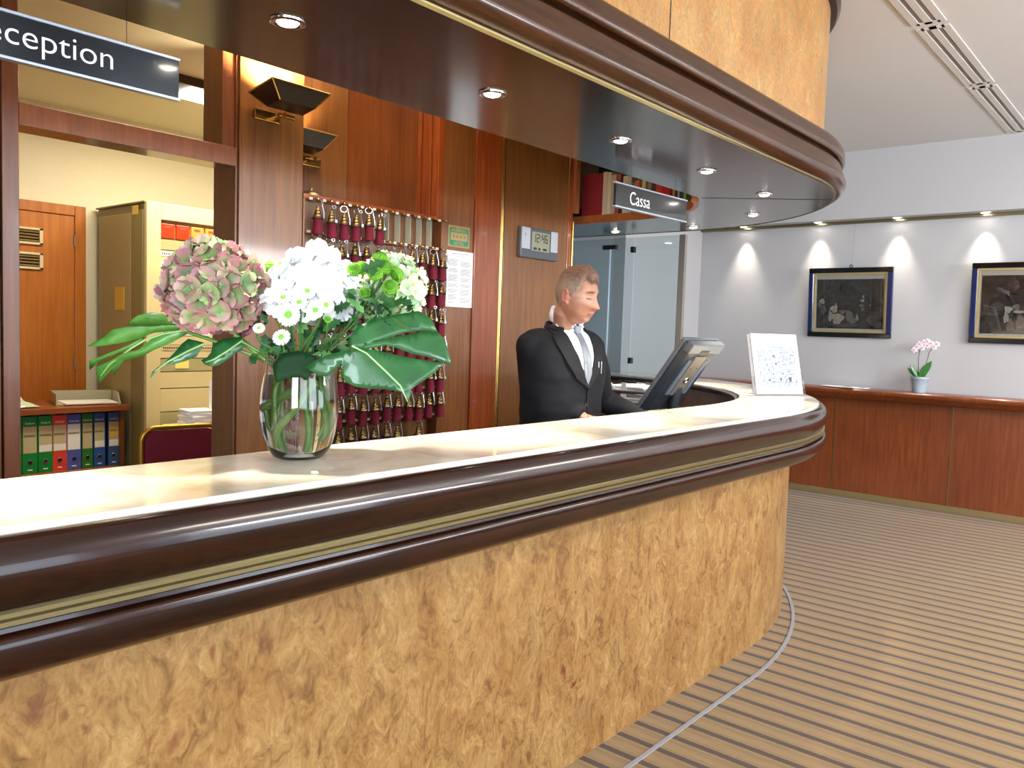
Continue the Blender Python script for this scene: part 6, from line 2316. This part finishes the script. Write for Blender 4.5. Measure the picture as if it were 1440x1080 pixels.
loft(bg, tr_prof, 32, 0.0)
for s in (-1, 1):
    bg.tube([W(s * 0.085, 0, 0.86), W(s * 0.10, 0.005, 0.5), W(s * 0.105, -0.02, 0.10), W(s * 0.11, -0.01, 0.05)], [0.085, 0.058, 0.040, 0.042], 16)
    bg.tube([W(s * 0.11, -0.05, 0.045), W(s * 0.12, 0.06, 0.035), W(s * 0.125, 0.15, 0.03)], [0.032, 0.034, 0.022], 12)

# arms
SR, SL = W(-0.180, 0.0, 1.335), W(0.176, 0.004, 1.335)
ER, WR = at(752, 558, 1, 2.15), at(820, 588, 1, 1.915)
EL, WL = at(846, 562, 1, 2.10), at(903, 590, 1, 1.93)
for a_, b_, c_ in ((SR, ER, WR), (SL, EL, WL)):
    bg.tube([a_, a_ * 0.5 + b_ * 0.5, b_, b_ * 0.4 + c_ * 0.6, c_], [0.052, 0.046, 0.040, 0.036, 0.026], 14)


def hand(g, wr, d, palm_n, side, s=1.0, curl=0.35):
    """wr wrist, d pointing direction, palm_n normal out of the back of the hand, side = thumb side vector sign"""
    d = Vector(d).normalized()
    n_ = Vector(palm_n)
    n_ = (n_ - d * n_.dot(d)).normalized()
    t_ = d.cross(n_) * side          # thumb side
    c = wr + d * 0.05 * s
    mtx = Matrix((d, t_, n_)).transposed()
    g.ball(c, (0.052 * s, 0.040 * s, 0.0145 * s), 18, 12, rot=mtx)
    g.ball(wr + d * 0.015, (0.035 * s, 0.028 * s, 0.018 * s), 14, 10, rot=mtx)
    for k, (off, ln, r_) in enumerate(((0.030, 0.072, 0.0088), (0.010, 0.080, 0.0092), (-0.011, 0.074, 0.0088), (-0.030, 0.058, 0.0078))):
        b = c + d * 0.036 * s + t_ * off * s
        q = b
        pts = [q - d * 0.02 * s]
        dirn = (d + t_ * off * 3).normalized()
        cu = 0.12
        pts.append(q)
        for seg, f in ((0.45, curl * 0.8), (0.31, curl * 1.3), (0.24, curl * 1.2)):
            cu += f
            dd2 = (dirn * math.cos(cu) - n_ * math.sin(cu)).normalized()
            q = q + dd2 * ln * s * seg
            pts.append(q)
        g.tube(pts, [r_ * s * 1.05, r_ * s * 1.05, r_ * s, r_ * s * 0.92, r_ * s * 0.72], 10)
        g.ball(pts[-1], r_ * s * 0.74, 8, 6)
    b = wr + d * 0.022 * s + t_ * 0.024 * s
    p1 = b + (d * 0.6 + t_ * 0.75 - n_ * 0.2).normalized() * 0.036 * s
    p2 = p1 + (d * 0.85 + t_ * 0.35 - n_ * 0.25).normalized() * 0.030 * s
    p3 = p2 + (d * 0.95 + t_ * 0.05 - n_ * 0.3).normalized() * 0.024 * s
    g.tube([b - d * 0.01, b, p1, p2, p3], [0.014 * s, 0.0135 * s, 0.0115 * s, 0.0100 * s, 0.0075 * s], 10)
    g.ball(p3, 0.0077 * s, 8, 6)


hand(bg, WR, (0.75, -0.62, -0.10), (0.0, 0.15, 1), 1, 1.0, 0.28)
hand(bg, WL, (0.85, -0.35, -0.10), (0.0, 0.1, 1), -1, 1.0, 0.3)
bme = remeshed(bg, 0.0040, 1, 0.4)


def skin_material():
    m, t, b = new_mat('skin')
    tc = t.nodes.new('ShaderNodeTexCoord')
    n = t.nodes.new('ShaderNodeTexNoise')
    n.inputs['Scale'].default_value = 26
    n.inputs['Detail'].default_value = 3
    r = t.nodes.new('ShaderNodeValToRGB')
    r.color_ramp.elements[0].position = 0.35
    r.color_ramp.elements[0].color = srgb('#96664F')
    r.color_ramp.elements[1].position = 0.68
    r.color_ramp.elements[1].color = srgb('#AB7E6A')
    t.links.new(tc.outputs['Object'], n.inputs['Vector'])
    t.links.new(n.outputs['Fac'], r.inputs['Fac'])
    t.links.new(r.outputs['Color'], b.inputs['Base Color'])
    b.inputs['Roughness'].default_value = 0.5
    b.inputs['Subsurface Weight'].default_value = 0.15
    b.inputs['Subsurface Scale'].default_value = 0.01
    b.inputs['Subsurface Radius'].default_value = (1.0, 0.4, 0.25)
    return m


skin = skin_material()
lipm = mat('lips', '#84493F', 0.45)
redm = mat('reddish_skin', '#A86A58', 0.5, var=0.05)
body = finish(bme, 'body', [skin, lipm, redm], man)
off_ = Vector(man['origin'])
for p in bme.polygons:
    q = (Vector(p.center) + off_ - HC) / HS
    x, y, z = q.dot(hl), q.dot(hf), q.dot(hu)
    if abs(x) < 0.023 and y > 0.06 and -0.076 + 0.25 * abs(x) < z < -0.0575 - 0.15 * abs(x):
        p.material_index = 1
    elif abs(x) > 0.0745 and -0.045 < z < 0.035 and -0.04 < y < 0.02:
        p.material_index = 2
    elif y > 0.097 and abs(x) < 0.014 and -0.045 < z < -0.022:
        p.material_index = 2

# ---- eyes, brows, hair
for s in (-1, 1):
    pts = []
    for k in range(7):
        u = -1 + k / 3
        x = s * (0.031 + 0.0125 * u)
        z = 0.0025 - 0.0022 * (1 - u * u)
        n_ = Vector((x / 0.0745, 0, z / 0.12))
        dy = math.sqrt(max(0.05, 1 - n_.x ** 2 - n_.z ** 2))
        hx, hy, hz = head_pt(n_.x, dy, n_.z)
        pts.append(HW(x, hy + 0.0006, z))
    G().tube(pts, [0.0009, 0.0016, 0.0020, 0.0022, 0.0020, 0.0016, 0.0009], 6).build('eyelashes', bpy.data.materials.get('lash') or mat('lash', '#2E2018', 0.7), man)
    pts = []
    for k in range(7):
        u = -1 + k / 3
        x = s * (0.030 + 0.017 * u)
        z = 0.0275 + 0.003 * (1 - u * u) - 0.002 * u
        n_ = Vector((x / 0.0745, 0, z / 0.12))
        dy = math.sqrt(max(0.05, 1 - n_.x ** 2 - n_.z ** 2))
        hx, hy, hz = head_pt(n_.x, dy, n_.z)
        pts.append(HW(x, hy + 0.0004, z))
    G().tube(pts, [0.0018, 0.0036, 0.0044, 0.0044, 0.0038, 0.0028, 0.0014], 6).build('eyebrow', bpy.data.materials.get('brow') or mat('brow', '#5E4638', 0.8, bump=(300, 0.6)), man)


def hairline(az):
    pts = [(0, 0.60), (22, 0.58), (38, 0.66), (52, 0.52), (62, 0.26), (74, -0.02), (82, -0.10), (88, 0.04), (96, 0.12), (104, 0.05), (112, -0.18), (130, -0.42), (180, -0.50)]
    for (a, h), (b, k) in zip(pts[:-1], pts[1:]):
        if az <= b:
            return h + (k - h) * (az - a) / (b - a)
    return pts[-1][1]


hg = G()
HU, HV = 150, 90
hair_v, ok = {}, {}
inner_v = {}
for j in range(HV + 1):
    ph = PI * j / HV * 0.78 + 0.001
    for i in range(HU):
        t_ = 2 * PI * i / HU
        dx, dy, dz = math.sin(ph) * math.sin(t_), math.sin(ph) * math.cos(t_), math.cos(ph)
        az = abs(math.degrees(math.atan2(dx, dy)))
        h = hairline(az)
        m_ = dz - h
        x, y, z = head_pt(dx, dy, dz)
        p = Vector((x, y, z))
        nrm = Vector((dx / 0.0745, dy / 0.095, dz / 0.12)).normalized()
        edge = max(0.0, min(1.0, m_ / 0.16))
        topness = max(0, min(1, (dz - 0.35) / 0.4))
        th = (0.0035 + 0.0125 * topness) * (0.25 + 0.75 * edge)
        if dy > 0.2 and dz > 0.4:
            th += 0.009 * edge * (1 - abs(dx))
        nz = noise.noise(Vector((x * 60, y * 18, z * 60))) * 0.0040 + noise.noise(Vector((x * 190, y * 40, z * 150))) * 0.0026
        hair_v[(j, i)] = HW(*(p + nrm * (th + nz * (0.4 + topness))))
        inner_v[(j, i)] = HW(*(p - nrm * 0.004))
        ok[(j, i)] = m_ > 0
idx = {}
vs = []


def vid(key, inner=False):
    k = (key, inner)
    if k not in idx:
        idx[k] = len(vs)
        vs.append(inner_v[key] if inner else hair_v[key])
    return idx[k]


fs, fcol = [], []
rr = random.Random(9)
cells = {(j, i) for j in range(HV) for i in range(HU) if all(ok[k] for k in ((j, i), (j, (i + 1) % HU), (j + 1, i), (j + 1, (i + 1) % HU)))}
for (j, i) in cells:
    i2 = (i + 1) % HU
    q = [(j, i), (j, i2), (j + 1, i2), (j + 1, i)]
    fs.append([vid(k) for k in q])
    ph = PI * j / HV * 0.78
    dz = math.cos(ph)
    dyy = math.sin(ph) * math.cos(2 * PI * i / HU)
    k = max(0, min(1, (dz - 0.40) / 0.35))
    n_ = noise.noise(Vector((i * 0.9, j * 0.10, 0))) * 0.5 + 0.5
    side_c = [Vector(srgb('#8E7E6C')[:3]), Vector(srgb('#766858')[:3])]
    top_c = [Vector(srgb('#785A4C')[:3]), Vector(srgb('#5C4236')[:3])]
    c_ = side_c[0].lerp(side_c[1], n_).lerp(top_c[0].lerp(top_c[1], n_), k)
    fcol.append((c_.x, c_.y, c_.z, 1))
    for (a, b, nb_) in (((j, i), (j, i2), (j - 1, i)), ((j, i2), (j + 1, i2), (j, i2)), ((j + 1, i2), (j + 1, i), (j + 1, i)), ((j + 1, i), (j, i), (j, (i - 1) % HU))):
        if nb_[0] >= 0 and nb_ not in cells:
            fs.append([vid(a), vid(a, True), vid(b, True), vid(b)])
            fcol.append((c_.x, c_.y, c_.z, 1))
hg.v, hg.f = [Vector(v) for v in vs], [tuple(f) for f in fs]
hg.mi, hg.sm = [0] * len(fs), [True] * len(fs)
hg.col = {i: c for i, c in enumerate(fcol)}
hair = hg.build('hair', vcol_mat('hair_strands', 0.75, 0.2), man, sharp=80)

fr_m = mat('fringe_brown', '#644A3E', 0.7)
rr = random.Random(77)
g = G()
for k in range(46):
    x0 = rr.uniform(-0.045, 0.040)
    n0 = Vector((x0 / 0.0745, 0, rr.uniform(0.70, 0.86)))
    pts = []
    z = n0.z
    for q in range(6):
        xx = x0 + 0.0035 * q + rr.uniform(-0.001, 0.001)
        zz = z - q * rr.uniform(0.045, 0.062)
        yy = math.sqrt(max(0.02, 1 - (xx / 0.0745) ** 2 - zz ** 2))
        hx, hy, hz = head_pt(xx / 0.0745, yy, zz)
        pts.append(HW(xx, hy + 0.013 - 0.0018 * q, hz + 0.010 - 0.001 * q))
    g.tube(pts, [0.0014, 0.0018, 0.0018, 0.0015, 0.0011, 0.0004], 5)
tag(g.build('fringe', fr_m, man), kind='stuff')

# ---- clothes
suit = mat('dark_suit', '#111216', 0.85, spec=0.25, bump=(400, 0.3), var=0.1)
suit2 = mat('dark_suit_lapel', '#15161A', 0.8, spec=0.25, bump=(400, 0.3))
jg = G()
jp = [(0.74, 0.205, 0.150, 0.01), (0.90, 0.200, 0.142, 0.01), (1.02, 0.188, 0.135, 0.01), (1.12, 0.192, 0.138, 0.01), (1.22, 0.205, 0.142, 0.012), (1.30, 0.208, 0.134, 0.012), (1.350, 0.198, 0.112, 0.010), (1.380, 0.158, 0.088, 0.012), (1.397, 0.104, 0.072, 0.014), (1.408, 0.076, 0.062, 0.016)]
loft(jg, jp, 48, 0, 2.2)
for a_, b_, c_ in ((SR, ER, WR), (SL, EL, WL)):
    c2 = c_ * 0.99 + b_ * 0.01
    jg.tube([a_ + (W(0, 0, 1.3) - a_) * 0.25 + Vector((0, 0, 0.012)), a_, a_ * 0.5 + b_ * 0.5, b_ + Vector((0, 0, 0.004)), b_ * 0.45 + c2 * 0.55, c2], [0.054, 0.059, 0.061, 0.058, 0.052, 0.044], 20)
    jg.ball(b_, 0.0585, 16, 12)
    jg.ball(a_, 0.058, 16, 12)
for s in (-1, 1):
    jg.tube([W(s * 0.060, 0.008, 1.382), W(s * 0.105, 0.006, 1.376), W(s * 0.155, 0.004, 1.358), W(s * 0.185, 0.0, 1.335)], [0.024, 0.040, 0.050, 0.056], 16)
jme = remeshed(jg, 0.0075, 6, 0.5)
# soft folds
import bmesh as _b
for v in jme.vertices:
    p = v.co
    n_ = noise.noise(Vector((p.x * 9, p.y * 9, p.z * 14))) * 0.0050 + noise.noise(Vector((p.x * 22 + 3, p.y * 22, p.z * 30))) * 0.0022
    v.co = p + v.normal * n_
jme.update()
bvh = BVHTree.FromPolygons([v.co.copy() for v in jme.vertices], [tuple(p.vertices) for p in jme.polygons])
jacket = finish(jme, 'jacket', [suit], man)


def patch(name, poly, off, mat_, parent=man, thick=0.002, res=0.009, back=False):
    """cloth piece lying on the chest: polygon in (a, z) thrown on the jacket surface"""
    bm = bmesh.new()
    f = bm.faces.new([bm.verts.new((a, 0, z)) for a, z in poly])
    bmesh.ops.triangulate(bm, faces=[f])
    for _ in range(4):
        es = [e for e in bm.edges if e.calc_length() > res]
        if not es:
            break
        bmesh.ops.subdivide_edges(bm, edges=es, cuts=1)
        bmesh.ops.triangulate(bm, faces=bm.faces)
    for v in bm.verts:
        o_ = W(v.co.x, 0.6, v.co.z)
        hit, nrm, _, _ = bvh.ray_cast(o_, -Fv, 1.0)
        if hit is None:
            hit = W(v.co.x, 0.05, v.co.z)
        v.co = hit + Fv * off - Vector(parent['origin'])
    bmesh.ops.recalc_face_normals(bm, faces=bm.faces)
    me = bpy.data.meshes.new(name)
    for f in bm.faces:
        f.smooth = True
    bm.to_mesh(me)
    bm.free()
    me.materials.append(mat_)
    o = bpy.data.objects.new(name, me)
    COL.objects.link(o)
    o.parent = parent
    sd = o.modifiers.new('solid', 'SOLIDIFY')
    sd.thickness = thick
    sd.offset = 0
    return o


shirt_m = mat('white_shirt', '#E9EDF4', 0.7)
tie_m = mat('grey_silk_tie', '#737880', 0.4, spec=0.5, bump=(260, 0.4))
patch('shirt_front', [(-0.078, 1.425), (0.076, 1.425), (0.066, 1.35), (0.012, 1.195), (-0.004, 1.19), (-0.064, 1.34)], 0.003, shirt_m)
patch('tie', [(-0.017, 1.402), (0.017, 1.402), (0.012, 1.372), (0.024, 1.30), (0.027, 1.20), (0.006, 1.185), (-0.016, 1.20), (-0.020, 1.30), (-0.012, 1.372)], 0.008, tie_m, thick=0.004)
kn = bvh.ray_cast(W(0, 0.6, 1.40), -Fv, 1.0)[0]
G().add([kn + Fv * 0.016 + Lv * a + Vector((0, 0, z)) for a, z in ((-0.019, 0.026), (0.019, 0.026), (0.012, -0.022), (-0.012, -0.022))] + [kn - Fv * 0.004 + Lv * a * 1.2 + Vector((0, 0, z)) for a, z in ((-0.019, 0.026), (0.019, 0.026), (0.012, -0.022), (-0.012, -0.022))],
        [(0, 3, 2, 1), (4, 5, 6, 7), (0, 1, 5, 4), (1, 2, 6, 5), (2, 3, 7, 6), (3, 0, 4, 7)], 0, True).build('tie_knot', tie_m, man, bevel=0.004)
# lapels: his right (viewer's left) and left
for s in (-1, 1):
    poly = [(s * 0.070, 1.420), (s * 0.102, 1.400), (s * 0.126, 1.376), (s * 0.106, 1.364), (s * 0.128, 1.352), (s * 0.104, 1.28), (s * 0.060, 1.21), (0.016, 1.165), (0.004, 1.172), (s * 0.034 + 0.002, 1.26), (s * 0.060, 1.345)]
    patch('lapel', poly, 0.009, suit2, thick=0.0035)
patch('front_edge', [(0.010, 1.17), (0.018, 1.17), (0.022, 0.80), (0.014, 0.80)], 0.004, suit2, thick=0.003)
patch('breast_pocket', [(0.060, 1.250), (0.125, 1.258), (0.125, 1.240), (0.060, 1.232)], 0.004, suit2, thick=0.003)
for k, a in enumerate((0.072, 0.092)):
    q = bvh.ray_cast(W(a, 0.6, 1.252), -Fv, 1.0)[0] + Fv * 0.009
    g = G().tube([q + Vector((0, 0, 0.028)), q + Vector((0, 0, 0.024)), q - Vector((0, 0, 0.022))], [0.0014, 0.0019, 0.0014], 8)
    tag(g.build('pen_clip', M['chrome'] if k == 0 else M['steel'], man), 'pen clipped in the breast pocket')
q = bvh.ray_cast(W(0.014, 0.6, 1.10), -Fv, 1.0)[0]
G().lathe([(0, 0), (0.010, 0.001), (0.010, 0.004), (0, 0.005)], q, 14, Fv).build('button', M['black'], man)


def collar_ring(name, zoff, r0, r1, h, mat_, a0, a1, tilt, cen, th=0.003):
    """band round the neck from angle a0 to a1 (0 = front)"""
    vs, fs = [], []
    n = 30
    for i in range(n + 1):
        a = math.radians(a0 + (a1 - a0) * i / n)
        d = Fv * math.cos(a) + Lv * math.sin(a)
        zz = zoff - tilt * math.cos(a)
        lo = cen + d * r0 + Vector((0, 0, zz))
        hi = cen + d * r1 + Vector((0, 0, zz + h * (1 - 0.15 * math.cos(a))))
        vs += [lo, (lo + hi) / 2 + d * 0.002, hi]
    for i in range(n):
        for j in range(2):
            fs.append((i * 3 + j, i * 3 + j + 1, (i + 1) * 3 + j + 1, (i + 1) * 3 + j))
    return G().add(vs, fs, 0, True).build(name, mat_, man, solid=th)


nc = W(0, 0.022, 0)
collar_ring('shirt_collar', 1.436, 0.072, 0.0625, 0.046, shirt_m, 8, 352, 0.020, nc)
for s in (-1, 1):
    kz = kn + Vector((0, 0, 0.018)) + Fv * 0.006
    a = kz + Lv * s * 0.006
    b = nc + Fv * 0.052 + Lv * s * 0.060 + Vector((0, 0, 1.452))
    c = kz + Lv * s * 0.046 - Vector((0, 0, 0.048)) + Fv * 0.004
    d = nc + Fv * 0.020 + Lv * s * 0.078 + Vector((0, 0, 1.428))
    G().add([a, b, d, c], [(0, 1, 2, 3)]).build('collar_point', shirt_m, man, solid=0.003)
collar_ring('jacket_collar', 1.388, 0.092, 0.080, 0.038, suit2, 48, 312, 0.012, nc, 0.006)
# shirt cuffs
for b_, c_ in ((ER, WR), (EL, WL)):
    d = (c_ - b_).normalized()
    G().tube([c_ - d * 0.04, c_ - d * 0.012], [0.036, 0.034], 20, cap=False).build('shirt_cuff', shirt_m, man, solid=0.002)
# trousers and shoes (behind the counter)
tg_ = G()
loft(tg_, [(0.80, 0.185, 0.130), (0.90, 0.182, 0.128), (0.99, 0.172, 0.120)], 32)
for s in (-1, 1):
    tg_.tube([W(s * 0.088, 0, 0.88), W(s * 0.098, 0, 0.70), W(s * 0.102, 0.005, 0.5), W(s * 0.108, -0.015, 0.08)], [0.098, 0.088, 0.074, 0.062], 20)
finish(remeshed(tg_, 0.009, 4), 'trousers', [suit], man)
for s in (-1, 1):
    sg = G().tube([W(s * 0.108, -0.075, 0.045), W(s * 0.112, -0.03, 0.05), W(s * 0.12, 0.07, 0.042), W(s * 0.126, 0.155, 0.032), W(s * 0.128, 0.19, 0.026)], [0.035, 0.044, 0.046, 0.036, 0.020], 16)
    sg.box(W(s * 0.108, 0, 0) - Vector((0.04, 0.04, 0)), W(s * 0.108, 0, 0) + Vector((0.04, 0.04, 0.03)))
    finish(remeshed(sg, 0.005, 3), 'shoe', [bpy.data.materials.get('black_leather') or mat('black_leather', '#0C0C0C', 0.25)], man)

# ------------------------------------------------------------------ tidy up helper data
for o in list(COL.objects):
    if 'origin' in o:
        del o['origin']
